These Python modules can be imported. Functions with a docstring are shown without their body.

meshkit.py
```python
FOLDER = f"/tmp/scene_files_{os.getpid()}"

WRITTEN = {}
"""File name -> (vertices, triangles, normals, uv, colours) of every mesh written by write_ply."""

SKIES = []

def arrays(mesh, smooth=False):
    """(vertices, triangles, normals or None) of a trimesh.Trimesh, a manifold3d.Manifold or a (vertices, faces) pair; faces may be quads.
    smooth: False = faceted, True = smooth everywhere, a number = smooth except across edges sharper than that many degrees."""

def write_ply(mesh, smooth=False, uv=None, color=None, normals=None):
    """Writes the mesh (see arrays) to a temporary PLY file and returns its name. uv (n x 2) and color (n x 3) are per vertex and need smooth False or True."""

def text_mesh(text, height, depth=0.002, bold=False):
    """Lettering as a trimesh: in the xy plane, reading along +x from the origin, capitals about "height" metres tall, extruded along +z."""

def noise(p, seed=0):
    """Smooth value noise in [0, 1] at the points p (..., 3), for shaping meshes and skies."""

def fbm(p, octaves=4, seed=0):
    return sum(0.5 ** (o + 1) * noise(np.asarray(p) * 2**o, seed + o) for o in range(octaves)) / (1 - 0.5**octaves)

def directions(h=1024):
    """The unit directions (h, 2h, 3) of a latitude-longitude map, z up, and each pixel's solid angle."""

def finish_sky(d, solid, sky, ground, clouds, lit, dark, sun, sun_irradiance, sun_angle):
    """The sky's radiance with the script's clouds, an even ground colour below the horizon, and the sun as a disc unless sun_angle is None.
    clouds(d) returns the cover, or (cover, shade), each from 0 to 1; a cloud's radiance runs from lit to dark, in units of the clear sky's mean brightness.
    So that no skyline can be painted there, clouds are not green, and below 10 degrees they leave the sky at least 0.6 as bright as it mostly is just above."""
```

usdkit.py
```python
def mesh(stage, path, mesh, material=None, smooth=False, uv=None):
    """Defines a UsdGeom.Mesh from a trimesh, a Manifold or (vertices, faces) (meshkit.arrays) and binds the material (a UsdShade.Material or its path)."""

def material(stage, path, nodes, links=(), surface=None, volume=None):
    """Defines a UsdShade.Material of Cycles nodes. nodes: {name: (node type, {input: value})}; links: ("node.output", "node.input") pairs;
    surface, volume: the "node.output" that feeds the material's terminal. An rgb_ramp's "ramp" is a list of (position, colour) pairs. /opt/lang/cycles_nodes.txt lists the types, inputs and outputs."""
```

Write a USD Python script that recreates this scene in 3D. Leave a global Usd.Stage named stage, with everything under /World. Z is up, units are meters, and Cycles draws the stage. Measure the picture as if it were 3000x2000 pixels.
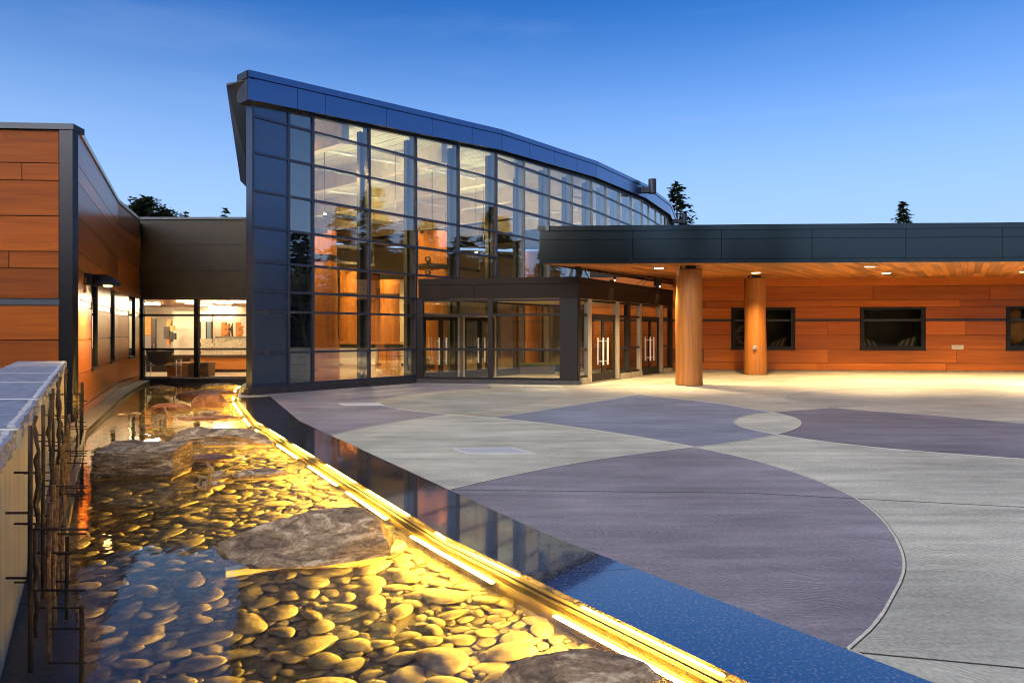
import math, random
import numpy as np
import trimesh, shapely
from shapely.geometry import Polygon, LineString, Point, MultiPolygon, box as sbox
from shapely.ops import polygonize, unary_union
import manifold3d, usdkit, meshkit
from pxr import Usd, UsdGeom, UsdLux, UsdShade, Gf, Sdf, Vt

stage = Usd.Stage.CreateInMemory()
UsdGeom.SetStageUpAxis(stage, 'Z'); UsdGeom.SetStageMetersPerUnit(stage, 1.0)
UsdGeom.Xform.Define(stage, '/World'); UsdGeom.Scope.Define(stage, '/World/Looks')
random.seed(7); RNG = np.random.default_rng(7)

# ------------------------------------------------------------------ camera, sky, exposure
EYE = 1.67; FPX = 2000.0; CX, CY = 1500.0, 972.0        # 24 mm lens, level camera, slight drop
cam = UsdGeom.Camera.Define(stage, '/World/camera')
cam.CreateHorizontalApertureAttr(36.0); cam.CreateVerticalApertureAttr(24.0); cam.CreateFocalLengthAttr(24.0)
cam.CreateVerticalApertureOffsetAttr(-0.336)
cam.CreateExposureAttr(1.66)
cam.CreateClippingRangeAttr(Gf.Vec2f(0.05, 5000))
UsdGeom.Xformable(cam).AddTranslateOp().Set(Gf.Vec3d(0, 0, EYE)); UsdGeom.Xformable(cam).AddRotateXOp().Set(90.0)

M = {}
def mat(name, nodes, links=(), surface=None, volume=None):
    M[name] = usdkit.material(stage, '/World/Looks/' + name, nodes, links, surface, volume); return M[name]

SUN_EL, SUN_AZ = math.radians(34.0), math.radians(214.0)       # the last glow of the evening, low behind the camera's left shoulder
mat('sky_look', {
    'sky': ('sky_texture', {'sky_type': 'single_scattering', 'sun_disc': False, 'sun_elevation': SUN_EL, 'sun_rotation': SUN_AZ,
                            'altitude': 100.0, 'air_density': 0.8, 'aerosol_density': 0.2, 'ozone_density': 6.0}),
    'tint': ('mix', {'mix_type': 'multiply', 'fac': 1.0, 'color2': (.22, .68, 1.06)}),
    'geo': ('texture_coordinate', {}), 'xyz': ('separate_xyz', {}),
    'low': ('map_range', {'range_type': 'smoothstep', 'from_min': .08, 'from_max': .46, 'to_min': 1.0, 'to_max': 0.0, 'clamp': True}),
    'pale': ('mix', {'mix_type': 'mix', 'color2': (2.6, 4.0, 6.3)}),
    'cm': ('mapping', {'scale': (1.2, 1.2, 9.0)}), 'cn': ('noise_texture', {'scale': 1.5, 'detail': 6.0, 'roughness': .6, 'distortion': .4}), 'cr': ('map_range', {'range_type': 'smoothstep', 'from_min': .55, 'from_max': .80, 'to_min': 0.0, 'to_max': .10, 'clamp': True}),
    'cl': ('mix', {'mix_type': 'mix', 'color2': (3.4, 4.3, 6.6)}),
    'bg': ('background_shader', {'strength': 0.055})},
    [('sky.color', 'tint.color1'), ('geo.generated', 'xyz.vector'), ('xyz.z', 'low.value'), ('low.result', 'pale.fac'), ('tint.color', 'pale.color1'), ('geo.generated', 'cm.vector'), ('cm.vector', 'cn.vector'), ('cn.fac', 'cr.value'), ('cr.result', 'cl.fac'), ('pale.color', 'cl.color1'), ('cl.color', 'bg.color')], surface='bg.background')
dome = UsdLux.DomeLight.Define(stage, '/World/sky')
UsdShade.MaterialBindingAPI.Apply(dome.GetPrim()).Bind(M['sky_look'])
dome.GetPrim().SetCustomDataByKey('kind', 'structure')
sun = UsdLux.DistantLight.Define(stage, '/World/sun')
sun.CreateNormalizeAttr(True); sun.CreateIntensityAttr(0.50); sun.CreateAngleAttr(75.0); sun.CreateColorAttr(Gf.Vec3f(1.0, .90, .80))
UsdGeom.Xformable(sun).AddRotateXYZOp().Set(Gf.Vec3f(90 - math.degrees(SUN_EL), 0, 180 - math.degrees(SUN_AZ)))

# ------------------------------------------------------------------ naming and mesh helpers
_used = {}
def numbered(parent, name):
    k = (parent, name); n = _used.get(k, 0); _used[k] = n + 1
    return f'{parent}/{name}' if n == 0 else f'{parent}/{name}_{n:03d}'
def tag(prim, label=None, cat=None, group=None, kind=None):
    for k, v in (('label', label), ('category', cat), ('group', group), ('kind', kind)):
        if v: prim.SetCustomDataByKey(k, v)
    return prim
class Thing:
    def __init__(self, name, loc, label=None, cat=None, group=None, kind=None, rotz=0):
        self.path = numbered('/World', name); self.loc = np.array(loc, float)
        x = UsdGeom.Xform.Define(stage, self.path); x.AddTranslateOp().Set(Gf.Vec3d(*map(float, loc)))
        if rotz: x.AddRotateZOp().Set(float(rotz))
        tag(x.GetPrim(), label, cat, group, kind)
class MB:
    """collects faces of one mesh"""
    def __init__(self): self.v = []; self.f = []; self.n = 0
    def add(self, v, f):
        v = np.asarray(v, float); f = np.asarray(f, int)
        if f.shape[1] == 4: f = np.vstack([f[:, [0, 1, 2]], f[:, [0, 2, 3]]])
        self.v.append(v); self.f.append(f + self.n); self.n += len(v); return self
    def tm(self, t): return self.add(t.vertices, t.faces)
    def hexa(self, p):  # 8 points: 4 bottom (ccw), 4 top
        return self.add(p, [[0, 3, 2, 1], [4, 5, 6, 7], [0, 1, 5, 4], [1, 2, 6, 5], [2, 3, 7, 6], [3, 0, 4, 7]])
    def box(self, x0, x1, y0, y1, z0, z1):
        return self.hexa([(x0, y0, z0), (x1, y0, z0), (x1, y1, z0), (x0, y1, z0), (x0, y0, z1), (x1, y0, z1), (x1, y1, z1), (x0, y1, z1)])
    def fbox(self, F, s0, s1, z0, z1, t0, t1, z0b=None, z1b=None):
        z0b = z0 if z0b is None else z0b; z1b = z1 if z1b is None else z1b
        a, b, c, d = F.p(s0, t1), F.p(s1, t1), F.p(s1, t0), F.p(s0, t0)
        return self.hexa([(*a, z0), (*b, z0b), (*c, z0b), (*d, z0), (*a, z1), (*b, z1b), (*c, z1b), (*d, z1)])
    def prism(self, poly, z0, z1):
        for g in getattr(poly, 'geoms', [poly]):
            if g.area < 1e-6: continue
            t = trimesh.creation.extrude_polygon(g, z1 - z0, engine='earcut'); t.apply_translation((0, 0, z0)); self.tm(t)
        return self
    def tube(self, pts, radii, sides=8, cap=True):
        p = np.asarray(pts, float); n = len(p); r = np.broadcast_to(radii, (n,))
        t = np.gradient(p, axis=0); t /= np.linalg.norm(t, axis=1, keepdims=True) + 1e-12
        up = np.array([0, 0, 1.0]) if abs(t[0, 2]) < .9 else np.array([1.0, 0, 0])
        a = np.cross(t, up); a /= np.linalg.norm(a, axis=1, keepdims=True) + 1e-12; b = np.cross(t, a)
        ang = np.arange(sides) * 2 * np.pi / sides
        v = (p[:, None] + r[:, None, None] * (np.cos(ang)[None, :, None] * a[:, None] + np.sin(ang)[None, :, None] * b[:, None])).reshape(-1, 3)
        f = []
        for i in range(n - 1):
            for j in range(sides):
                k = (j + 1) % sides; f.append([i * sides + j, i * sides + k, (i + 1) * sides + k, (i + 1) * sides + j])
        self.add(v, f)
        if cap:
            for i, o in ((0, 0), (n - 1, (n - 1) * sides)):
                c = len(v); vv = np.vstack([v[o:o + sides], p[i]])
                self.add(vv, [[j, (j + 1) % sides, sides] for j in range(sides)])
        return self
    def arr(self): return np.vstack(self.v), np.vstack(self.f)
def part(th, name, mb, m, smooth=False, label=None, kind=None, parent=None):
    """one Mesh prim under a thing (or under a part of it)"""
    v, f = mb.arr() if isinstance(mb, MB) else (np.array(mb.vert_properties[:, :3]), np.array(mb.tri_verts)) if hasattr(mb, 'vert_properties') else mb
    base = parent or th.path
    path = numbered(base, name)
    pr = usdkit.mesh(stage, path, (np.asarray(v) - th.loc, f), M[m] if isinstance(m, str) else m, smooth=smooth).GetPrim()
    tag(pr, label=label, kind=kind); return path
def solo(name, mb, m, label=None, cat=None, group=None, kind=None, smooth=False):
    """a thing that is one mesh"""
    v, f = mb.arr() if isinstance(mb, MB) else mb
    path = numbered('/World', name)
    pr = usdkit.mesh(stage, path, (v, f), M[m], smooth=smooth).GetPrim(); tag(pr, label, cat, group, kind); return path
class Frame:
    """a vertical wall plane: origin, direction along it, outward normal (to the right of travel)"""
    def __init__(self, O, d):
        self.O = np.array(O, float); d = np.array(d, float); self.L = np.linalg.norm(d); self.d = d / self.L; self.n = np.array([self.d[1], -self.d[0]])
    def p(self, s, t=0.0): return self.O + self.d * s + self.n * t
    def p3(self, s, z, t=0.0): q = self.p(s, t); return np.array([q[0], q[1], z])
    def s(self, px):   # where the photograph's column px meets the plane
        u = (px - CX) / FPX; return (u * self.O[1] - self.O[0]) / (self.d[0] - u * self.d[1])
    def z(self, s, py): return EYE + (CY - py) * self.p(s)[1] / FPX
    def ang(self): return math.atan2(self.d[1], self.d[0])
def G(px, py, z=0.0):
    Y = (EYE - z) * FPX / (py - CY); return ((px - CX) / FPX * Y, Y)
def at(px, py, Y): return np.array([(px - CX) / FPX * Y, Y, EYE + (CY - py) / FPX * Y])

# ------------------------------------------------------------------ materials
def simple(name, color, rough=.5, metal=0.0, spec=.5, noise=None, bump=None, coat=0):
    """noise: (scale, amount) mottles the colour; bump: (scale, strength)"""
    n = {'p': ('principled_bsdf', {'base_color': color, 'roughness': rough, 'metallic': metal, 'specular_ior_level': spec, 'coat_weight': coat}), 'g': ('geometry', {})}
    l = []
    if noise:
        a = noise[1]
        n['n'] = ('noise_texture', {'scale': noise[0], 'detail': 5.0, 'roughness': .6})
        n['r'] = ('rgb_ramp', {'ramp': [(.3, [c * (1 - a) for c in color]), (.7, [min(1, c * (1 + a)) for c in color])]})
        l += [('g.position', 'n.vector'), ('n.fac', 'r.fac'), ('r.color', 'p.base_color')]
    if bump:
        n['bn'] = ('noise_texture', {'scale': bump[0], 'detail': 3.0}); n['b'] = ('bump', {'strength': bump[1], 'distance': .01})
        l += [('g.position', 'bn.vector'), ('bn.fac', 'b.height'), ('b.normal', 'p.normal')]
    return mat(name, n, l, surface='p.BSDF')
def wood(name, angle, dark, light, along=1.0, across=16.0, rough=.35, vary=.3, vertical=False, bump=.05, spec=.5, coat=0):
    """grain runs along the wall direction (angle about z), or up the log"""
    sc = (across, across, along) if vertical else (along, across, across)
    n = {'g': ('geometry', {}), 'rot': ('vector_rotate', {'rotate_type': 'z_axis', 'angle': -angle}), 'mp': ('mapping', {'scale': sc}),
         'oi': ('object_info', {}), 'ofs': ('vector_math', {'math_type': 'add'}), 'rs': ('math', {'math_type': 'multiply', 'value2': 37.0}),
         'no': ('noise_texture', {'scale': 1.0, 'detail': 6.0, 'roughness': .62, 'distortion': .8}),
         'n2': ('noise_texture', {'scale': .22, 'detail': 3.0, 'roughness': .5, 'distortion': .3}),
         'ra': ('rgb_ramp', {'ramp': [(.28, dark), (.5, [(a + b) / 2 for a, b in zip(dark, light)]), (.72, light)]}),
         'mixn': ('mix_float', {'fac': .35}),
         'vr': ('map_range', {'from_min': 0.0, 'from_max': 1.0, 'to_min': 1 - vary, 'to_max': 1 + vary}), 'h': ('hsv', {}),
         'bu': ('bump', {'strength': bump, 'distance': .004}),
         'p': ('principled_bsdf', {'roughness': rough, 'specular_ior_level': spec, 'coat_weight': coat, 'coat_roughness': .15})}
    l = [('g.position', 'rot.vector'), ('oi.random', 'rs.value1'), ('rs.value', 'ofs.vector1'), ('rot.vector', 'ofs.vector2'), ('ofs.vector', 'mp.vector'), ('mp.vector', 'no.vector'), ('mp.vector', 'n2.vector'),
         ('no.fac', 'mixn.a'), ('n2.fac', 'mixn.b'), ('mixn.result', 'ra.fac'), ('ra.color', 'h.color'), ('oi.random', 'vr.value'), ('vr.result', 'h.value'), ('h.color', 'p.base_color'),
         ('no.fac', 'bu.height'), ('bu.normal', 'p.normal')]
    return mat(name, n, l, surface='p.BSDF')
def emit(name, color, strength):
    return mat(name, {'e': ('emission', {'color': color, 'strength': strength})}, [], surface='e.emission')
def glass(name, f0=.09, tint=(.9, .93, .93), rough=0.0):
    """pane faces: mirror share rises towards grazing view (the same from either side)"""
    return mat(name, {'g': ('geometry', {}), 'd': ('vector_math', {'math_type': 'dot_product'}), 'ab': ('math', {'math_type': 'absolute'}), 'om': ('math', {'math_type': 'subtract', 'value1': 1.0}), 'pw': ('math', {'math_type': 'power', 'value2': 5.0}),
                      'f': ('math', {'math_type': 'multiply_add', 'value2': 1 - f0, 'value3': f0}), 't': ('transparent_bsdf', {'color': tint}), 'gl': ('glossy_bsdf', {'color': (.95, .97, 1.0), 'roughness': rough}), 'm': ('mix_closure', {})},
               [('g.incoming', 'd.vector1'), ('g.normal', 'd.vector2'), ('d.value', 'ab.value1'), ('ab.value', 'om.value2'), ('om.value', 'pw.value1'), ('pw.value', 'f.value1'), ('f.value', 'm.fac'), ('t.BSDF', 'm.closure1'), ('gl.BSDF', 'm.closure2')], surface='m.closure')
ORDK, ORLT = (.14, .031, .003), (.31, .090, .009)
LWs = Frame((-8.34, 13.07), (-.469, 1.0)); LWb = Frame((-11.68, 20.19), (-.3565, 1.0)); LWf = Frame((-8.56, 12.96), (.9976, .07))
LA = LWs.s(343.0); LB = LWb.s(405.0)
F1 = Frame((-6.906, 18.15), (.84, 1.0)); K1 = F1.p(F1.s(1453.0))
F2 = Frame(K1, (.6815, 1.0)); K2 = F2.p(F2.s(1732.0))
F3 = Frame(K2, (.556, 1.0)); K3 = F3.p(F3.s(1880.0))
F4 = Frame(K3, (.466, 1.0)); K4 = F4.p(F4.s(1952.0))
F5 = Frame(K4, (.30, 1.0)); K5 = F5.p(9.0)
HALLDIR = np.array([-.37, 1.0]) / math.hypot(.37, 1.0)
P0 = F1.O; HB = P0 + HALLDIR * 34
V1 = Frame((-3.07, 22.50), (5.12, -.95)); V1L = V1.L; V2 = Frame((2.05, 21.55), (.667, 1.0))
WR = Frame((7.0, 29.52), (1.0, -.1065))
FC = Frame((.81, 20.3), (13.9, -.70)); FCD = V2.d.copy()     # canopy front; its left edge runs parallel to the vestibule doors
def soffit_z(x, y):   # soffit rises gently towards the wall
    return 3.69 + .028 * float(np.dot(np.array([x, y]) - FC.O, -FC.n))

simple('bronze', (.014, .011, .010), .48, .0, .22, noise=(6, .2))
simple('metal_panel', (.10, .13, .19), .26, .9, .5, noise=(9, .06), bump=(70, .05))
simple('panel_flat', (.17, .185, .21), .34, .72, .5, noise=(9, .06), bump=(80, .04))
simple('canopy_metal', (.065, .073, .070), .13, .95, .5, noise=(20, .06), bump=(60, .012))
simple('link_metal', (.016, .0145, .012), .5, .2, .3, noise=(20, .1))
simple('dark_core', (.012, .011, .010), .8)
simple('black_backing', (.006, .006, .007), .9)
simple('handle_steel', (.80, .75, .64), .38, .35, .5)
simple('steel', (.72, .69, .62), .32, 1.0, .5)
simple('coping', (.035, .045, .06), .38, .4)
simple('post_metal', (.03, .03, .036), .24, .85, .5)
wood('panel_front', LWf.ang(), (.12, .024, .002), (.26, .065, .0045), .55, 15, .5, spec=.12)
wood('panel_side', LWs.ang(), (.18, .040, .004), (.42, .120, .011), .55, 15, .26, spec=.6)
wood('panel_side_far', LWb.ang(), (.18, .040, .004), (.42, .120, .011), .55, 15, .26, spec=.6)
wood('panel_right', WR.ang(), (.24, .050, .004), (.46, .128, .010), .5, 14, .42, spec=.3)
wood('soffit_plank', V2.ang(), (.20, .060, .010), (.62, .25, .055), .5, 12, .4, vary=.5)
wood('log', 0, (.17, .048, .004), (.42, .150, .014), .35, 7, .6, vary=.08, vertical=True, bump=.4)
wood('log_grey', 0, (.26, .10, .03), (.52, .25, .09), .35, 7, .6, vary=.08, vertical=True, bump=.4)
glass('glass_curtain', .13, (.94, .97, .96)); glass('glass_door', .04, (.96, .97, .95)); glass('glass_link', .025, (.98, .98, .97)); glass('glass_dark', .08, (.6, .62, .6))
simple('plinth', (.035, .030, .028), .6, noise=(5, .3)); simple('plinth_tan', (.20, .17, .12), .6, noise=(5, .3))

def panel_rows(th, F, s0, s1, rows, m, joints={}, wins=(), t=.03, g=.008, name='panel'):
    for i, (z0, z1) in enumerate(rows):
        cuts = [(s0, s1)]
        for (a, b, wz0, wz1) in wins:
            if wz0 < (z0 + z1) / 2 < wz1:
                cuts = [c for (p, q) in cuts for c in (((p, a), (b, q)) if p < a and b < q else ((p, min(q, a)),) if p < a < q else ((max(p, b), q),) if p < b < q else (() if a <= p and q <= b else ((p, q),)))]
        segs = []
        for p, q in cuts:
            js = sorted(j for j in joints.get(i, ()) if p + .1 < j < q - .1)
            e = [p] + js + [q]; segs += list(zip(e[:-1], e[1:]))
        for p, q in segs:
            if q - p > .03: part(th, name, MB().fbox(F, p + g, q - g, z0 + g, z1 - g, 0, t), m)

# ------------------------------------------------------------------ left wing
ROWS = [(.0, .18), (.18, .85), (.85, 1.515), (1.515, 2.17), (2.30, 2.87), (2.87, 3.19), (3.19, 3.86), (3.86, 4.53), (4.53, 4.86), (4.86, 5.48)]
lw = Thing('building', (-10.5, 15, 0), 'left wing clad in orange wood-grain panels rising above the pool', 'building')
corner = LWf.p(0.3, -.02)
fl = LWf.p(-7.0, -.03); be = LWs.p(LA, -.03); bb = LWb.p(LB, -.03)
part(lw, 'wall', MB().prism(Polygon([fl, LWf.p(.10, -.06), LWs.p(.10, -.05), be, bb, (-14.5, 30.5), (-22, 30.5), (-20, 14)]).difference(Polygon([(-30, 24.1), (-30, 40), (-5, 40), (-5, 24.1)])), -.3, 5.46), 'dark_core')
wins_a = [(LWs.s(263), LWs.s(282), .85, 2.87), (LWs.s(319.6), LWs.s(332.4), .85, 2.87)]
wins_b = [(LWb.s(373.8), LWb.s(393), .85, 2.87)]
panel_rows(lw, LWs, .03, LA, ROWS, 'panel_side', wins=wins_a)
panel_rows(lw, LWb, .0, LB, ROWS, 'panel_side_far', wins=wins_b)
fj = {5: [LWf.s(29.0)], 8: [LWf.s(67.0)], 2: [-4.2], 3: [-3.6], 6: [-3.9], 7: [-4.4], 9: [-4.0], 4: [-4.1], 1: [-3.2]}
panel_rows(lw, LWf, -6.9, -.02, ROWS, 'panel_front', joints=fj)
for F, a, b in ((LWf, -6.9, -.0), ):
    part(lw, 'trim_band', MB().fbox(F, a, b, 2.178, 2.292, -.01, .022), 'coping')
for F, L, wins in ((LWs, LA, wins_a), (LWb, LB, wins_b)):
    e = [0.03] + [v for w in wins for v in w[:2]] + [L]
    for a, b in zip(e[::2], e[1::2]): part(lw, 'trim_band', MB().fbox(F, a, b, 2.178, 2.292, -.01, .02), 'steel')
    for (a, b, z0, z1) in wins:
        fr = part(lw, 'window', MB().fbox(F, a, a + .05, z0, z1, -.02, .035).fbox(F, b - .05, b, z0, z1, -.02, .035).fbox(F, a + .05, b - .05, z1 - .05, z1, -.02, .035).fbox(F, a - .02, b + .02, z0 - .03, z0 + .03, -.02, .07), 'bronze')
        part(lw, 'pane', MB().fbox(F, a + .05, b - .05, z0 + .03, z1 - .05, -.018, -.012), 'glass_dark', parent=fr)
        part(lw, 'blind', MB().fbox(F, a + .05, b - .05, z0 + .03, z1 - .05, -.028, -.022), 'black_backing', parent=fr)
part(lw, 'corner_post', MB().prism(Polygon([LWf.p(0, .06), LWf.p(.24, .06), LWs.p(-.02, .03), LWs.p(.03, .03), LWs.p(.10, -.04), LWf.p(0, -.06)]), 0.0, 5.49), 'post_metal')
part(lw, 'coping', MB().fbox(LWf, -6.9, .27, 5.49, 5.60, -.3, .09), 'coping')
part(lw, 'coping', MB().fbox(LWs, .05, LA + .02, 5.492, 5.59, -.3, .06), 'steel')
part(lw, 'coping', MB().fbox(LWb, .0, LB, 5.491, 5.588, -.3, .06), 'steel')

# ------------------------------------------------------------------ wall lamp on the left wing
sl = LWs.s(241); lb = LWs.p(sl); LY = lb[1]
lampc = np.array([(316 - CX) / FPX * (LY + .12), LY + .12])
zl = EYE + (CY - 820) / FPX * LY
lamp = Thing('wall_lamp', (lb[0], lb[1], zl - .12), 'dark dish-shaped wall lamp lit on the orange side wall', 'wall lamp')
part(lamp, 'junction_box', MB().fbox(LWs, sl - .08, sl + .14, zl - .10, zl + .13, .03, .17), 'bronze')
q0 = LWs.p(sl + .03, .17); dr = lampc - q0; Lr = np.linalg.norm(dr); FL = Frame(q0, dr)
part(lamp, 'arm', MB().fbox(FL, 0, Lr * .98, zl + .05, zl + .115, -.05, .05).fbox(FL, .02, .22, zl - .12, zl + .05, -.04, .04), 'bronze')
prof = np.array([(0, .10), (.05, .10), (.13, .04), (.24, -.045), (.245, -.10), (.21, -.10), (.20, -.07), (0, -.06)])
dish = trimesh.creation.revolve(prof[::-1], sections=28); dish.apply_translation((*lampc, zl - .01))
part(lamp, 'shade', MB().tm(dish), 'bronze', smooth=30)
bulb = trimesh.creation.icosphere(2, .085); bulb.apply_scale((1, 1, .45)); bulb.apply_translation((*lampc, zl - .105))
emit('lamp_glow', (1.0, .62, .22), 2.5)
part(lamp, 'lens', MB().tm(bulb), 'lamp_glow', smooth=True)
part(lamp, 'conduit', MB().tube([LWs.p3(sl + .02, zl - .10, .06), LWs.p3(sl + .02, zl - .2, .07), LWs.p3(sl + .06, zl - .24, .05), LWs.p3(sl + .06, zl - .16, .05)], .02, 8), 'steel', smooth=True)
def spot(name, loc, intensity, radius, color, cone, soft=.4, aim=None):
    L = UsdLux.SphereLight.Define(stage, numbered('/World', name)); L.CreateIntensityAttr(intensity); L.CreateRadiusAttr(radius); L.CreateColorAttr(Gf.Vec3f(*color))
    x = UsdGeom.Xformable(L); x.AddTranslateOp().Set(Gf.Vec3d(*map(float, loc)))
    if aim is not None: x.AddRotateXYZOp().Set(Gf.Vec3f(*aim))
    s = UsdLux.ShapingAPI.Apply(L.GetPrim()); s.CreateShapingConeAngleAttr(cone); s.CreateShapingConeSoftnessAttr(soft)
spot('lamp_beam', (*lampc, zl - .26), 2000, .06, (1, .60, .20), 76, .9)

# ------------------------------------------------------------------ link between the wings
LK = Frame((-13.02, 23.9), (1.0, 0.0)); LKr = 3.98
link = Thing('link_corridor', (-11, 24.1, 0), 'low dark-fasciaed link with lit glass front at the end of the pool', 'building')
part(link, 'coping', MB().fbox(LK, 0, LKr, 5.60, 5.68, -.3, .05), 'coping')
for z0, z1 in ((2.86, 3.80), (3.80, 4.70), (4.70, 5.60)):
    part(link, 'panel', MB().fbox(LK, .0, LKr, z0 + .006, z1 - .006, -.02, .0), 'link_metal')
part(link, 'wall', MB().fbox(LK, 0, LKr, 2.90, 5.60, -.25, -.024), 'dark_core')
zt = lambda py: EYE + (CY - py) * 23.9 / FPX
def lkx(px): return (px - CX) / FPX * 23.9 - LK.O[0]
fr = MB()
xs_ = [(0.0, lkx(420)), (lkx(568.7), lkx(582)), (lkx(729), LKr)]
for a, b in xs_: fr.fbox(LK, a, b, zt(1107), 2.86, -.10, .03)
part(link, 'mullion', MB().fbox(LK, *xs_[0], zt(1107), 2.86, -.10, .03), 'bronze'); part(link, 'mullion', MB().fbox(LK, *xs_[1], zt(1107), 2.86, -.10, .03), 'bronze'); part(link, 'mullion', MB().fbox(LK, *xs_[2], zt(1107), 2.86, -.10, .03), 'bronze')
zr = [(zt(1107), zt(1103)), (zt(1025), zt(1019.5)), (zt(926), zt(920)), (zt(877), 2.86)]
for (a, b) in ((xs_[0][1], xs_[1][0]), (xs_[1][1], xs_[2][0])):
    for z0, z1 in zr: part(link, 'transom', MB().fbox(LK, a, b, z0, z1, -.09, .02), 'bronze')
    for z0, z1 in zip([r[1] for r in zr[:-1]], [r[0] for r in zr[1:]]):
        part(link, 'pane', MB().fbox(LK, a, b, z0, z1, -.05, -.044), 'glass_link')
part(link, 'plinth', MB().fbox(LK, -.1, LKr, -.32, zt(1108), -.12, .06), 'plinth')
# the lit room behind the glass
simple('room_white', (.78, .70, .56), .7); simple('room_floor', (.55, .45, .30), .25); wood('room_ceiling', 0, (.30, .12, .05), (.5, .24, .11), 1, 10, .5)
part(link, 'floor', MB().prism(Polygon([(-20, 24.0), (-9.2, 24.0), (-12.6, 33.2), (-22, 33.2)]), -.05, .02), 'room_floor')
part(link, 'ceiling', MB().prism(Polygon([(-20, 24.02), (-9.2, 24.02), (-12.6, 33.2), (-22, 33.2)]), 2.88, 2.95), 'room_ceiling')
part(link, 'back_wall', MB().box(-22, -12.0, 33.0, 33.15, .02, 2.88), 'room_white')
part(link, 'side_wall', MB().hexa([(-9.35, 24.05, .02), (-9.2, 24.05, .02), (-12.35, 33, .02), (-12.5, 33, .02), (-9.35, 24.05, 2.88), (-9.2, 24.05, 2.88), (-12.35, 33, 2.88), (-12.5, 33, 2.88)]), 'room_white')
part(link, 'partition', MB().box(-20, -16.35, 30.2, 30.35, .02, 2.88), 'room_white'); part(link, 'partition', MB().box(-15.35, -13.6, 30.9, 31.05, .02, 2.60), 'room_white')
part(link, 'roof', MB().prism(Polygon([(-14.5, 23.95), (-9.25, 23.95), (-12.6, 33.2), (-18, 33.2)]), 5.3, 5.5), 'dark_core')
emit('tube_light', (1.0, .80, .52), 40.0)
for px0, px1, py in ((518, 569, 883.5), (546, 569, 889), (591, 719, 885), (588, 622, 894.5), (640, 676, 890), (617, 676, 900), (664, 690, 905)):
    Y = (2.85 - EYE) * FPX / (CY - py); a, b = at(px0, py, Y), at(px1, py, Y)
    part(link, 'tube_light', MB().box(a[0], b[0], Y - .05, Y + .05, 2.83, 2.87), 'tube_light')
part(link, 'cove_light', MB().box(-16.2, -14.9, 28.6, 28.9, 2.80, 2.86), 'tube_light')
# ------------------------------------------------------------------ what stands in the room
simple('dark_wood', (.06, .035, .02), .5); simple('counter_stone', (.50, .42, .30), .5, noise=(14, .35), bump=(30, .4)); simple('chair_mesh', (.10, .085, .06), .7); simple('art_dark', (.05, .035, .025), .6)
wood('cedar', 0, (.30, .10, .02), (.62, .26, .06), 1, 9, .5); wood('cedar_bark', 0, (.08, .05, .02), (.30, .17, .07), 3, 9, .8)
desk = Thing('reception_desk', (-12.2, 28.6, .02), 'orange timber reception desk with dark top behind the right link window', 'desk')
part(desk, 'front', MB().box(-13.15, -10.9, 28.0, 28.1, .14, .60), 'cedar'); part(desk, 'top', MB().box(-16.4, -10.85, 27.95, 28.6, .60, .72), 'dark_wood'); part(desk, 'base', MB().box(-13.1, -10.9, 28.03, 28.5, .02, .14), 'art_dark'); part(desk, 'pedestal', MB().box(-16.3, -13.3, 28.1, 28.5, .02, .60), 'dark_wood')
cw = Thing('stone_wall', (-12.4, 30.0, .02), 'low pale rough-stone wall behind the reception desk', 'wall')
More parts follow.
